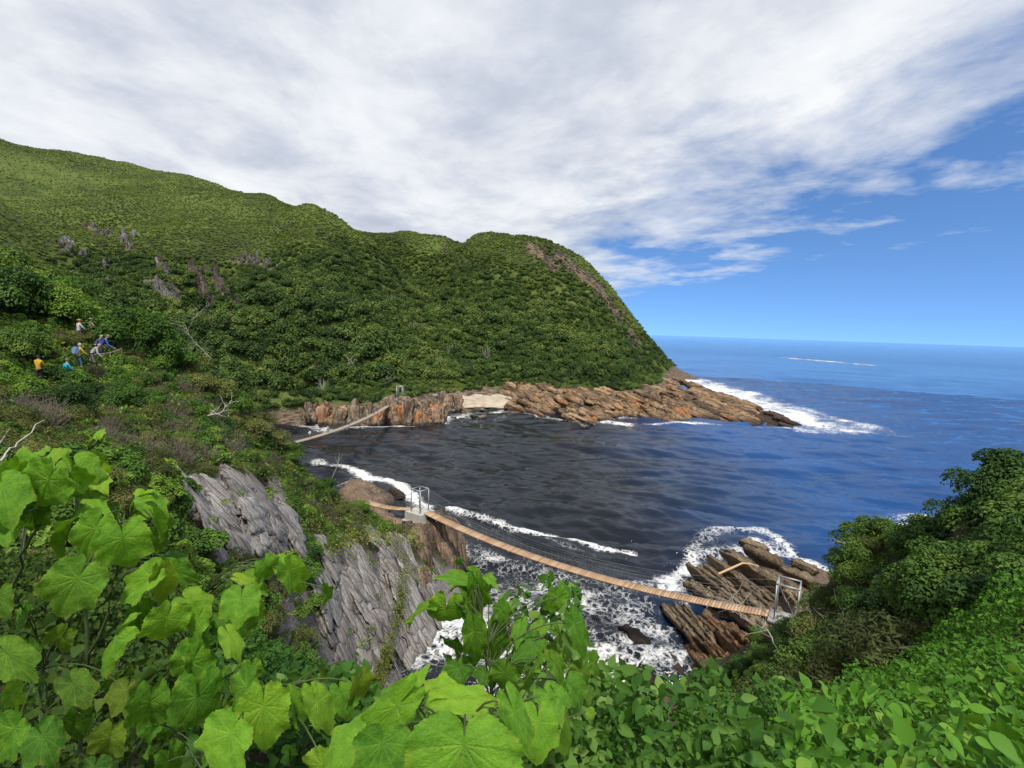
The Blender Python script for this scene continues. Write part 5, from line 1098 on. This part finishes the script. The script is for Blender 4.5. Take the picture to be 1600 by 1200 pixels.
for (u, v, rz, lab, top, legs, hair, lean, arms, hat, pack, d0, d1) in [
    (59, 556, .2, 'person in a long yellow jacket walking away on the left hillside path', (.72, .42, .03), (.03, .02, .03), (.02, .015, .012), .03, (.1, .25), None, None, 38, 44),
    (121, 538, -.3, 'person with grey hair in a yellow top with blue sleeves climbing the path', (.70, .52, .03), (.10, .16, .30), (.5, .48, .45), .2, (.1, .35), None, (.18, .30, .52), 42, 48),
    (142, 541, -.9, 'person in a pale grey jacket bent forward on the path, lowest beside the rail', (.50, .50, .52), (.20, .20, .24), (.45, .42, .40), .75, (.3, .5), None, None, 43, 49),
    (148, 527, -.9, 'person in a navy top stooping on the path behind the grey jacket', (.07, .10, .22), (.10, .10, .12), (.4, .36, .3), .6, (.3, .4), None, None, 44, 50),
    (158, 526, -1.2, 'person in a bright blue jacket reaching for the rail on the path', (.06, .12, .50), (.08, .08, .10), (.35, .25, .18), .7, (.2, .8), None, None, 44, 51),
    (152, 509, -.9, 'person in a dark blue jacket leaning forward high on the path', (.03, .12, .32), (.10, .10, .12), (.2, .15, .1), .5, (.3, .4), None, None, 45, 53),
    (140, 498, -.4, 'person in a tan hat and beige top at the head of the hikers', (.52, .40, .28), (.4, .38, .34), (.3, .2, .15), .1, (.1, .2), (.30, .24, .18), None, 46, 54),
    (122, 500, -.4, 'person in a white top with an orange cap half hidden by bushes', (.60, .60, .60), (.2, .2, .25), (.3, .2, .1), .1, (.1, .2), (.60, .26, .08), None, 46, 54),
    (101, 562, -.3, 'person in a turquoise top almost hidden in the bushes below the hikers', (.02, .40, .55), (.1, .1, .12), (.2, .15, .1), .2, (.1, .2), None, None, 40, 45)]:
    person(stand(u, v, 1.62 - .5 * lean ** 1.5, d0, d1), rz, lab, 'hikers on the left hillside path', top, legs, hair, lean, arms, hat, pack)
for k, (u, lab, top, legs, off) in enumerate([(590, 'person in a blue shirt near the tower end of the far footbridge', (.04, .12, .50), (.1, .1, .15), .2), (583, 'person in dark clothes just behind the blue shirt on the far footbridge', (.10, .10, .12), (.06, .06, .07), -.2), (573, 'person in dark clothes in the upper third of the far footbridge', (.12, .09, .08), (.08, .09, .14), .2),
        (545, 'person in a grey top halfway along the far footbridge', (.35, .35, .36), (.08, .08, .10), -.1), (513, 'person in pale clothes in the lower third of the far footbridge', (.55, .52, .50), (.12, .12, .16), .1), (484, 'person in a white shirt nearest the left end of the far footbridge', (.75, .75, .74), (.15, .15, .2), 0)]):
    uu = project(far_C)[0]; i = int(np.argmin(np.abs(uu - u))); c = far_C[i] + far_side * off; person(c + [0, 0, .04], math.atan2(-hF[0], hF[1]) + (PI if k % 2 else 0), lab, 'people crossing the far footbridge', top, legs, (.08, .05, .03), .05)
hr = empty('handrail', stand(168, 545, 1.0, 42, 50)); tag(hr, 'thin pale wooden handrail beside the hikers on the steep path', 'handrail')
q0, q1, q2 = (np.array(hr.location) + np.array(o_) for o_ in ((-.9, -1.1, .55), (.1, .1, .75), (.0, 1.3, 1.0)))
for q in (q0, q1, q2):
    m = MB(); b_ = q.copy(); b_[2] = near_h(q[0], q[1]) - .1; m.tube([b_, q], .02, 6); m.build('post', M_bleach, hr)
m = MB(); m.tube([q0, q1, q2], .018, 6); m.build('rail', M_bleach, hr)

for (u, v, d0, d1, s, k, lab) in [(62, 594, 37, 43, .75, 0, 'yellow green bush hiding the legs of the hiker in yellow'), (98, 572, 36, 43, 1.25, 2, 'dark bush hiding the hiker in turquoise'), (120, 580, 36, 43, 1.2, 0, 'green bush right of the turquoise hiker'), (114, 550, 40, 47, 1.0, 2, 'dark bush below the hiker with grey hair'), (146, 570, 40, 47, .9, 1, 'olive bush below the hiker in pale grey'), (106, 522, 43, 51, 1.1, 1, 'olive bush left of the head of the hikers'), (126, 514, 43, 51, 1.1, 1, 'olive bush in front of the hiker in the tan hat'), (82, 572, 37, 44, .9, 2, 'dark bush between the yellow and the turquoise hiker'), (40, 585, 36, 43, 1.1, 0, 'leafy bush left of the hiker in yellow')]:
    p = stand(u, v, s * .85, d0, d1); bush(k, p, s, lab, None, 1.1)

# ------------------------------------------------------------------ foreground: broad-leaved plants
def broad_leaf(name, seed, mat):
    """lobed, heart-based, toothed leaf; stalk joins at the origin, tip at x = 1, blade about 1.36 wide"""
    g_ = np.random.default_rng(seed); na, nr = 121, 17
    th = np.linspace(-PI, PI, na); ab = np.degrees(np.abs(th))
    kx = [0, 7, 16, 27, 38, 48, 56, 66, 80, 98, 118, 140, 160, 174, 180]; ky = [1.06, .95, .83, .73, .76, .88, .84, .71, .64, .68, .62, .56, .47, .34, .10]
    r0 = np.interp(ab, kx, np.array(ky) * (1 + g_.normal(0, .025, len(ky)))); r0 = np.convolve(np.pad(r0, 2, mode='edge'), [.05, .2, .5, .2, .05], 'valid')
    r0 = r0 * (1 + .05 * np.abs(((th * 9.5 + g_.random()) % 1) - .5) * 2 - .025 + .018 * np.sin(th * 37 + 2)) * (1 + .06 * np.sin(th * 2 + g_.uniform(0, 6)))
    rr_ = np.linspace(0, 1, nr) ** .8
    RR, TH = np.meshgrid(rr_, th, indexing='ij'); Rd = RR * r0[None]; X, Y = Rd * np.cos(TH), Rd * np.sin(TH)
    vein = np.zeros_like(X)
    for a in (0, 27, -27, 53, -53, 88, -88, 124, -124):
        a = math.radians(a); along = X * math.cos(a) + Y * math.sin(a); off = -X * math.sin(a) + Y * math.cos(a)
        vein = np.maximum(vein, np.exp(-(off / (.011 + .006 * (1 - RR))) ** 2) * (along > 0))
    ang = (np.degrees(np.abs(TH)) % 27) / 27 - .5
    quilt = np.cos(Rd * 46 - np.abs(ang) * 9) * sstep(.08, .3, Rd) * (1 - vein)
    Z = -.30 * X ** 2 * g_.uniform(.5, 1.5) - .22 * np.abs(Y) ** 1.5 * g_.uniform(.2, 1.6) + .05 * np.sin(TH * 5 + g_.uniform(0, 6)) * RR ** 3 + .032 * np.sin(TH * 11 + g_.uniform(0, 6)) * RR ** 5 + .05 * fbm(np.stack([X * 2.5, Y * 2.5, X * 0 + seed], -1), 2, seed)
    fold = g_.uniform(-.1, .38); Z = Z + fold * np.abs(Y) + .007 * quilt - .014 * vein
    V = np.stack([X, Y, Z], -1).reshape(-1, 3)
    return mesh_np(name, V, grid_faces(nr, na), mat, {'vein': vein.ravel(), 'quilt': quilt.ravel() * .5 + .5, 'rim': (RR ** 6).ravel()}, True)
def broad_mat():
    m, nt = new_mat('broad_leaf'); g = G(nt)
    oi = g.n('ShaderNodeObjectInfo'); obj = g.n('ShaderNodeTexCoord').outputs['Object']; sc3 = g.n('ShaderNodeSeparateColor', {0: oi.outputs['Color']}).outputs; tone = sc3[0]
    n1 = g.noise(obj, 3.0, 4, .6); n2 = g.noise(obj, 26.0, 4, .7)
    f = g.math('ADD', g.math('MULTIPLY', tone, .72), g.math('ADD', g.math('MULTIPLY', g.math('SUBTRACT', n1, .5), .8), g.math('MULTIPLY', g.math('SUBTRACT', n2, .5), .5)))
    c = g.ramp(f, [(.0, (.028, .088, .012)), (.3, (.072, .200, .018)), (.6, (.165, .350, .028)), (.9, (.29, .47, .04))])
    c = g.mix(g.math('MULTIPLY', g.attr('vein'), .30), c, (.26, .40, .08))
    c = g.mix(g.math('MULTIPLY', g.math('SUBTRACT', g.attr('quilt'), .5), .22, clamp=True), c, (.24, .42, .04))
    rim = g.math('MULTIPLY', g.attr('rim'), g.math('MULTIPLY', g.math('SUBTRACT', g.noise(obj, 4.0, 3, .6), .50), 5, clamp=True))
    c = g.mix(g.math('MULTIPLY', rim, .6), c, (.30, .24, .04))
    c = g.mix(g.math('MULTIPLY', sc3[1], g.math('MULTIPLY', n1, .8)), c, (.36, .34, .04))
    spot = g.math('MULTIPLY', g.math('SUBTRACT', g.noise(obj, 11.0, 2, .5), .69), 20, clamp=True); c = g.mix(g.math('MULTIPLY', spot, .7), c, (.16, .08, .02))
    vor = g.n('ShaderNodeTexVoronoi', {'Vector': obj, 'Scale': 34.0}).outputs['Distance']
    bn = g.bump(g.math('ADD', g.math('MULTIPLY', vor, .6), n2), .35, .012)
    p = g.n('ShaderNodeBsdfPrincipled', {'Base Color': c, 'Roughness': .6, 'Specular IOR Level': .14, 'Normal': bn})
    tr = g.n('ShaderNodeBsdfTranslucent', {'Color': g.mix(1.0, c, (1.35, 1.3, .5), 'MULTIPLY')})
    ms = g.n('ShaderNodeMixShader', {0: .34}); nt.links.new(p.outputs[0], ms.inputs[1]); nt.links.new(tr.outputs[0], ms.inputs[2]); g.out(ms.outputs[0]); return m
M_broad = broad_mat()
BL = [broad_leaf('leaf', 600 + i, M_broad) for i in range(9)]
M_stalk = plain('green_stalk', (.05, .075, .02), .6, 0, 20, .3)
def dep(u, v, f): return ray(np.array(float(u)), np.array(float(v))) * f + np.array([0, 0, CAM_Z])     # point at depth f in front of the camera
CAMP = np.array([0, 0, CAM_Z])
def broad_plant(label, stem, L, seed):
    """stem: (u, v, depth) from foot to top; L: (base u, v, tip u, v, width px, tone, depth)"""
    g_ = np.random.default_rng(seed); S = np.array([dep(*s) for s in stem]); g0 = S[0].copy(); g0[2] = near_h(g0[0], g0[1]) - .05
    S = np.vstack([g0, S]); e = empty('broad_leaved_plant', g0); tag(e, label, 'plant'); m = MB()
    t = np.linspace(0, len(S) - 1, 6 * len(S)); k = np.minimum(t.astype(int), len(S) - 2); Q = S[k] + (S[k + 1] - S[k]) * (t - k)[:, None]; Q[3:] += g_.normal(0, .006, Q[3:].shape); m.tube(Q, np.linspace(.008, .0035, len(Q)), 7)
    L = list(L)
    if len(L) > 5:      # younger leaves tucked in behind the large ones
        for q in range(int(len(L) * .9)):
            bu, bv, tu, tv, wd, tone, f = L[g_.integers(0, len(L))]
            if wd > 110: continue
            a_ = math.atan2(tv - bv, tu - bu) + g_.normal(0, .6); r_ = wd * g_.uniform(.3, .55); ou, ov = g_.normal(0, wd * .55), g_.normal(0, wd * .45)
            L.append((bu + ou, bv + ov, bu + ou + r_ * math.cos(a_), bv + ov + r_ * math.sin(a_) + 6, r_ * 1.3, max(.05, tone - g_.uniform(-.1, .35)), (f or 1.4) + g_.uniform(.04, .22)))
    for (bu, bv, tu, tv, wd, tone, f) in L:
        if not f: f = .75 + (200 - min(wd, 190)) / 200 * .95
        b = dep(bu, bv, f); dt = f * (1 + g_.uniform(-.02, .10)) - .03; tp = dep(tu, tv, dt); x = tp - b; ln = np.linalg.norm(x); x /= ln
        toc = CAMP - b; toc /= np.linalg.norm(toc); n = np.array([0, 0, .5]) + toc * .9 + g_.normal(0, .16, 3); n -= x * (n @ x); n /= np.linalg.norm(n); y = np.cross(n, x)
        W = wd * f / FPX / 1.36 * .92; b = b + x * ln * .17; ln = max(ln * .80, W * .72)
        M = Matrix(((x[0] * ln, y[0] * W, n[0] * (ln + W) / 2), (x[1] * ln, y[1] * W, n[1] * (ln + W) / 2), (x[2] * ln, y[2] * W, n[2] * (ln + W) / 2)))
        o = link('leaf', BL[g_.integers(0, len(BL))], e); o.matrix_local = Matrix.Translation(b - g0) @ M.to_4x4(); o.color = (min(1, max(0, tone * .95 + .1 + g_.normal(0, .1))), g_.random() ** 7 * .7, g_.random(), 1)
        j = Q[np.argmin(np.linalg.norm(Q - (b - [0, 0, .12]), axis=1))]; mid = (b + j) / 2 + np.array([0, 0, .05]) - x * .04
        tt = np.linspace(0, 1, 7)[:, None]; m.tube((1 - tt) ** 2 * j + 2 * tt * (1 - tt) * mid + tt ** 2 * (b - n * .004), np.linspace(.0026, .0016, 7), 5)
    m.build('stem', M_stalk, e, smooth=True); return e
broad_plant('broad leaved plant at the left edge below the bare sticks', [(-20, 1000, 1.9), (40, 860, 1.7), (90, 760, 1.6)], [
    (38, 738, 36, 706, 58, .75, 1.62), (30, 728, 22, 772, 52, .72, 1.5), (82, 738, 58, 800, 86, .62, 1.42), (112, 730, 98, 778, 66, .72, 1.5), (116, 722, 148, 778, 62, .68, 1.55), (150, 748, 166, 766, 34, .8, 1.6), (158, 728, 168, 740, 20, .9, 1.62), (0, 748, 18, 816, 76, .5, 1.4), (8, 735, -14, 760, 44, .7, 1.55), (52, 796, 50, 846, 52, .3, 1.6), (22, 815, -24, 852, 52, .45, 1.5), (98, 700, 84, 716, 26, .8, 1.66), (60, 712, 46, 706, 40, .85, 1.65), (70, 775, 30, 800, 40, .45, 1.62)], 1)
broad_plant('big broad leaved plant with drooping leaves left of the pale rock', [(120, 1090, 1.9), (170, 950, 1.7), (205, 790, 1.6)], [
    (122, 808, 74, 862, 46, .42, 1.5), (154, 814, 118, 886, 64, .55, 1.42), (190, 828, 203, 898, 84, .55, 1.38), (226, 778, 264, 806, 42, .62, 1.55), (222, 774, 180, 796, 26, .8, 1.55), (240, 803, 258, 852, 24, .6, 1.5), (130, 770, 172, 800, 30, .72, 1.6), (130, 890, 78, 976, 96, .30, 1.32), (246, 892, 178, 946, 50, .6, 1.42), (250, 888, 256, 950, 42, .55, 1.42), (254, 886, 322, 908, 38, .5, 1.5), (210, 800, 240, 790, 40, .55, 1.62), (180, 800, 150, 805, 36, .35, 1.64), (240, 830, 250, 880, 40, .35, 1.6), (262, 868, 300, 880, 30, .4, 1.7)], 2)
broad_plant('broad leaved plant with many hanging leaves in front of the ivy', [(200, 1190, 1.8), (270, 1060, 1.6), (330, 920, 1.6)], [
    (188, 985, 125, 1062, 66, .6, 1.38), (218, 950, 204, 1022, 42, .30, 1.45), (266, 955, 240, 1020, 72, .72, 1.36), (236, 955, 215, 992, 44, .62, 1.5), (312, 958, 284, 1012, 60, .55, 1.4), (288, 934, 332, 966, 48, .58, 1.45), (378, 924, 370, 988, 60, .55, 1.42), (350, 945, 395, 1000, 44, .38, 1.55), (412, 878, 428, 908, 46, .55, 1.5), (446, 882, 478, 932, 46, .6, 1.5), (395, 920, 427, 926, 26, .7, 1.5), (370, 902, 411, 918, 18, .65, 1.52), (354, 985, 380, 1040, 32, .65, 1.4), (308, 1018, 276, 1100, 74, .42, 1.36), (310, 1016, 344, 1072, 54, .48, 1.38), (330, 1000, 350, 985, 30, .6, 1.45), (434, 872, 446, 905, 26, .62, 1.55), (400, 890, 390, 915, 30, .45, 1.6)], 3)
broad_plant('bright broad leaved plant at the bottom left of the picture', [(330, 1290, 1.5), (380, 1180, 1.4), (420, 1080, 1.35)], [
    (236, 1082, 228, 1156, 68, .5, 1.3), (308, 1074, 300, 1168, 78, .38, 1.22), (392, 1062, 348, 1124, 74, .68, 1.24), (411, 1088, 413, 1188, 92, .85, 1.15), (366, 1132, 328, 1218, 96, .7, 1.08), (452, 1085, 476, 1152, 28, .62, 1.2), (470, 1084, 486, 1132, 46, .65, 1.25), (490, 1085, 528, 1152, 48, .55, 1.25), (250, 1118, 208, 1188, 62, .22, 1.4), (560, 1062, 556, 1112, 52, .35, 1.35), (530, 1075, 548, 1130, 46, .45, 1.35), (510, 1190, 470, 1230, 70, .6, 1.1), (440, 1100, 400, 1070, 34, .8, 1.3), (330, 1180, 300, 1215, 50, .3, 1.3), (262, 1180, 270, 1240, 60, .3, 1.3)], 4)
broad_plant('shaded broad leaved plant low in the bottom left corner', [(60, 1290, 1.9), (70, 1180, 1.8), (60, 1000, 1.8)], [(2, 1012, 56, 1068, 54, .42, 1.3), (28, 1128, -14, 1196, 66, .45, 1.3), (12, 1080, 50, 1096, 40, .5, 1.4), (60, 1140, 90, 1200, 60, .12, 1.5), (120, 1120, 90, 1170, 56, .10, 1.6), (175, 1140, 160, 1200, 58, .14, 1.5), (60, 1020, 30, 1060, 48, .12, 1.7), (110, 1060, 140, 1110, 48, .08, 1.7), (200, 1070, 175, 1120, 50, .10, 1.6), (40, 960, 10, 1000, 52, .15, 1.7), (100, 990, 70, 1030, 44, .08, 1.75), (0, 920, -20, 980, 60, .2, 1.6), (150, 1190, 130, 1240, 50, .1, 1.5), (20, 1090, 0, 1130, 44, .1, 1.6)], 8)  # the corner's shade is put into the leaf colour by low tones
broad_plant('large broad leaf plant closest to the camera at the bottom centre', [(660, 1330, 1.1), (690, 1240, 1.0), (720, 1160, .95)], [
    (726, 1142, 716, 1268, 196, .70, .74), (634, 1088, 540, 1186, 66, .62, .88), (636, 1086, 668, 1038, 26, .65, .92), (690, 1092, 798, 1092, 46, .85, .95), (700, 1096, 660, 1062, 60, .82, 1.0), (840, 1114, 844, 1206, 76, .62, 1.0), (852, 1078, 882, 1124, 62, .58, 1.15), (796, 1094, 842, 1206, 44, .45, .92), (600, 1146, 590, 1240, 104, .45, .8), (575, 1150, 480, 1206, 92, .62, .9), (880, 1100, 912, 1198, 38, .40, 1.15), (770, 1150, 800, 1230, 70, .5, 1.0), (640, 1120, 610, 1170, 60, .5, 1.05)], 5)
broad_plant('broad leaved plant standing before the white foam in the middle', [(770, 1190, 1.55), (768, 1060, 1.5), (738, 905, 1.5)], [
    (677, 942, 622, 962, 58, .45, 1.5), (698, 944, 690, 992, 62, .55, 1.45), (724, 934, 762, 986, 44, .5, 1.48), (738, 908, 684, 897, 28, .55, 1.5), (730, 912, 690, 918, 18, .6, 1.5), (738, 893, 762, 902, 22, .55, 1.52), (744, 904, 760, 962, 34, .42, 1.48), (740, 974, 746, 1048, 46, .38, 1.42), (765, 986, 786, 1048, 62, .20, 1.55), (840, 1000, 800, 1032, 42, .4, 1.5), (893, 963, 920, 1034, 38, .38, 1.45), (876, 930, 838, 956, 34, .5, 1.5), (880, 920, 902, 930, 28, .45, 1.55), (842, 1044, 814, 1072, 54, .78, 1.35), (790, 1044, 780, 1092, 54, .42, 1.4), (716, 1036, 722, 1076, 62, .15, 1.5), (760, 1050, 750, 1070, 40, .15, 1.5), (888, 1064, 912, 1108, 52, .25, 1.45), (862, 1030, 890, 1075, 32, .45, 1.4), (868, 984, 890, 1010, 30, .35, 1.5), (850, 975, 830, 1000, 28, .4, 1.55), (815, 970, 806, 1012, 26, .4, 1.5), (780, 945, 800, 985, 30, .6, 1.5), (760, 900, 776, 915, 18, .6, 1.52), (850, 1010, 872, 1040, 34, .3, 1.55), (905, 1040, 915, 1080, 34, .35, 1.5)], 6)
broad_plant('slender stalk with small pale leaves rising at left above the broad leaves', [(120, 760, 1.9), (135, 725, 1.85), (152, 684, 1.8)], [(152, 684, 163, 668, 14, 1.0, 1.8), (150, 686, 138, 690, 10, .9, 1.8), (130, 728, 118, 735, 10, .8, 1.85)], 7)

# ------------------------------------------------------------------ foreground: small-leaved mats
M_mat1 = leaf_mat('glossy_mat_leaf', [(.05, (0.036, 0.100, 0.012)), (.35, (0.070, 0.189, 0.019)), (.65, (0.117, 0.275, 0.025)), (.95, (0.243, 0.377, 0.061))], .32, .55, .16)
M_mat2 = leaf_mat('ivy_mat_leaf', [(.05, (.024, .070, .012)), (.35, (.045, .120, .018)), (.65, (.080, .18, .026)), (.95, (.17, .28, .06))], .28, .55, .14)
M_mat3 = leaf_mat('shade_mat_leaf', [(.05, (.018, .042, .008)), (.35, (.034, .072, .012)), (.65, (.06, .11, .018)), (.95, (.11, .16, .035))], .25, .6, .1)  # shade behind the broad leaves is put into these darker greens
def small_leaf(name, seed, mat, lobes=False, aspect=.52):
    g_ = np.random.default_rng(seed); t = np.linspace(0, 1, 8); w_ = np.sin(PI * t ** .7) ** 1.1 * aspect * .5
    if lobes: w_ = np.interp(t, [0, .08, .28, .45, .6, .8, 1], [.12, .36, .42, .26, .30, .16, 0.0])
    c = np.stack([t - .05, 0 * t, -.18 * t ** 2], -1); k = g_.uniform(.1, .4)
    V = np.vstack([c, c + np.stack([0 * t, w_, w_ * k], -1), c + np.stack([0 * t, -w_, w_ * k], -1)]); F = []
    for i in range(7): F += [(i, i + 1, 9 + i, 8 + i), (i, 16 + i, 17 + i, i + 1)]
    return mesh_np(name, V, np.array(F), mat, {'tint': np.full(24, g_.random())}, True)
def mat_plant(name, label, mat, poly, size, height, seed, dens=.05, rng=(1.3, 10.0), lobes=False, xr=(-10, 13), yr=(.6, 10), layers=3, ns=300):
    g_ = np.random.default_rng(seed); Ps = []
    for l in range(layers):
        x, y = jitter_grid(*xr, *yr, dens, g_); P = np.stack([x, y, np.zeros_like(x)], -1)
        can = height * (.68 + .6 * fbm(xy3(x, y, .9), 3, seed) + .55 * fbm(xy3(x, y, .26), 3, seed + 5)); gap = fbm(xy3(x, y, .2), 2, seed + 8 + l) < -.12 + .06 * l
        P[:, 2] = near_h(x, y) + np.maximum(can * (1 - .2 * l) + g_.normal(0, .035, len(x)) - .06 * l, .05)
        u, v, f = project(P); ok = inside(u, v, poly) & ~gap & (f > rng[0]) & (f < rng[1]); Ps.append(P[ok])
    P = np.vstack(Ps); g_.shuffle(P); n = len(P); toc = CAMP - P; toc /= np.linalg.norm(toc, axis=1, keepdims=True)
    nr = np.array([0, 0, .8]) + toc * .35 + rand_rot(g_, n) * 1.15; nr /= np.linalg.norm(nr, axis=1, keepdims=True); sz = size * g_.uniform(.5, 1.6, n)
    _, _, f = project(P); top = P[:, 2] - near_h(P[:, 0], P[:, 1])
    u, v, _ = project(P); vis = (u > 0) & (u < 1600) & (v > 0) & (v < 1200)
    score = sz / f * vis * (top > height * .75); big = np.argsort(-score)[:ns]; rest = np.setdiff1d(np.arange(n), big)
    org = P.mean(0); org[2] = near_h(org[0], org[1]); e = empty(name, org); tag(e, label, 'shrub')
    V, F, T = leaves(P[rest] - org, nr[rest], sz[rest], g_, .5 if not lobes else .7, .25, None, True)
    o = link('foliage', mesh_np('foliage', V, F, mat, {'tint': T}), e); o['kind'] = 'stuff'
    ms = [small_leaf('leaf', seed * 10 + i, mat, lobes) for i in range(8)]
    for i in big:
        x = np.cross(nr[i], rand_rot(g_, 1)[0]); x /= np.linalg.norm(x); y = np.cross(nr[i], x); s = sz[i] * 1.15
        o = link('leaf', ms[g_.integers(0, 8)], e); o.matrix_local = Matrix.Translation(P[i] - org) @ (Matrix((x, y, nr[i])).transposed() * s).to_4x4()
    m = MB()
    for k in range(26):
        i = g_.integers(0, n); a = P[i] - [0, 0, .05]; b = a + np.array([g_.normal(0, .25), g_.normal(0, .25), 0]); b[2] = near_h(b[0], b[1])
        m.tube([b, (a + b) / 2 + g_.normal(0, .05, 3), a], [.009, .007, .004], 5)
    m.build('stem', M_bark, e); print(name, n); return e
mat_plant('leafy_shrub', 'glossy bright green leafy shrub filling the lower right corner', M_mat1, [(1235, 1075), (1330, 985), (1450, 925), (1600, 880), (2300, 800), (2300, 1500), (1190, 1500)], .060, .75, 61, .046, (1.5, 9.5), xr=(1.0, 13), yr=(.2, 10))
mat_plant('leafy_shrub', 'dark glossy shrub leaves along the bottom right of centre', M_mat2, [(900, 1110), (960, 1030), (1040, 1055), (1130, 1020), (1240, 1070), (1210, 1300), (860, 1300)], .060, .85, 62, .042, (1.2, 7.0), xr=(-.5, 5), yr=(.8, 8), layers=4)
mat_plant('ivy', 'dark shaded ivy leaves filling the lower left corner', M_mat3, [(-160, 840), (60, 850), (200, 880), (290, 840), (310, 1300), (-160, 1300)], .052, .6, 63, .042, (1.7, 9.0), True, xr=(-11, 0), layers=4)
mat_plant('ivy', 'green ivy covered ledge between the broad leaves and the slate cliff', M_mat2, [(285, 835), (380, 850), (470, 858), (500, 900), (535, 985), (590, 1075), (620, 1120), (620, 1300), (300, 1300)], .050, .6, 64, .038, (1.7, 9.0), True, xr=(-7, .5), yr=(1, 9), layers=4)
mat_plant('climber', 'tangled small leaved climber behind the middle broad leaves', M_mat2, [(790, 930), (840, 905), (905, 900), (935, 1000), (960, 1060), (930, 1300), (600, 1300), (640, 1110), (790, 1090)], .055, 1.35, 65, .032, (1.55, 4.5), True, xr=(-1.2, 1.4), yr=(1.4, 4), layers=5)
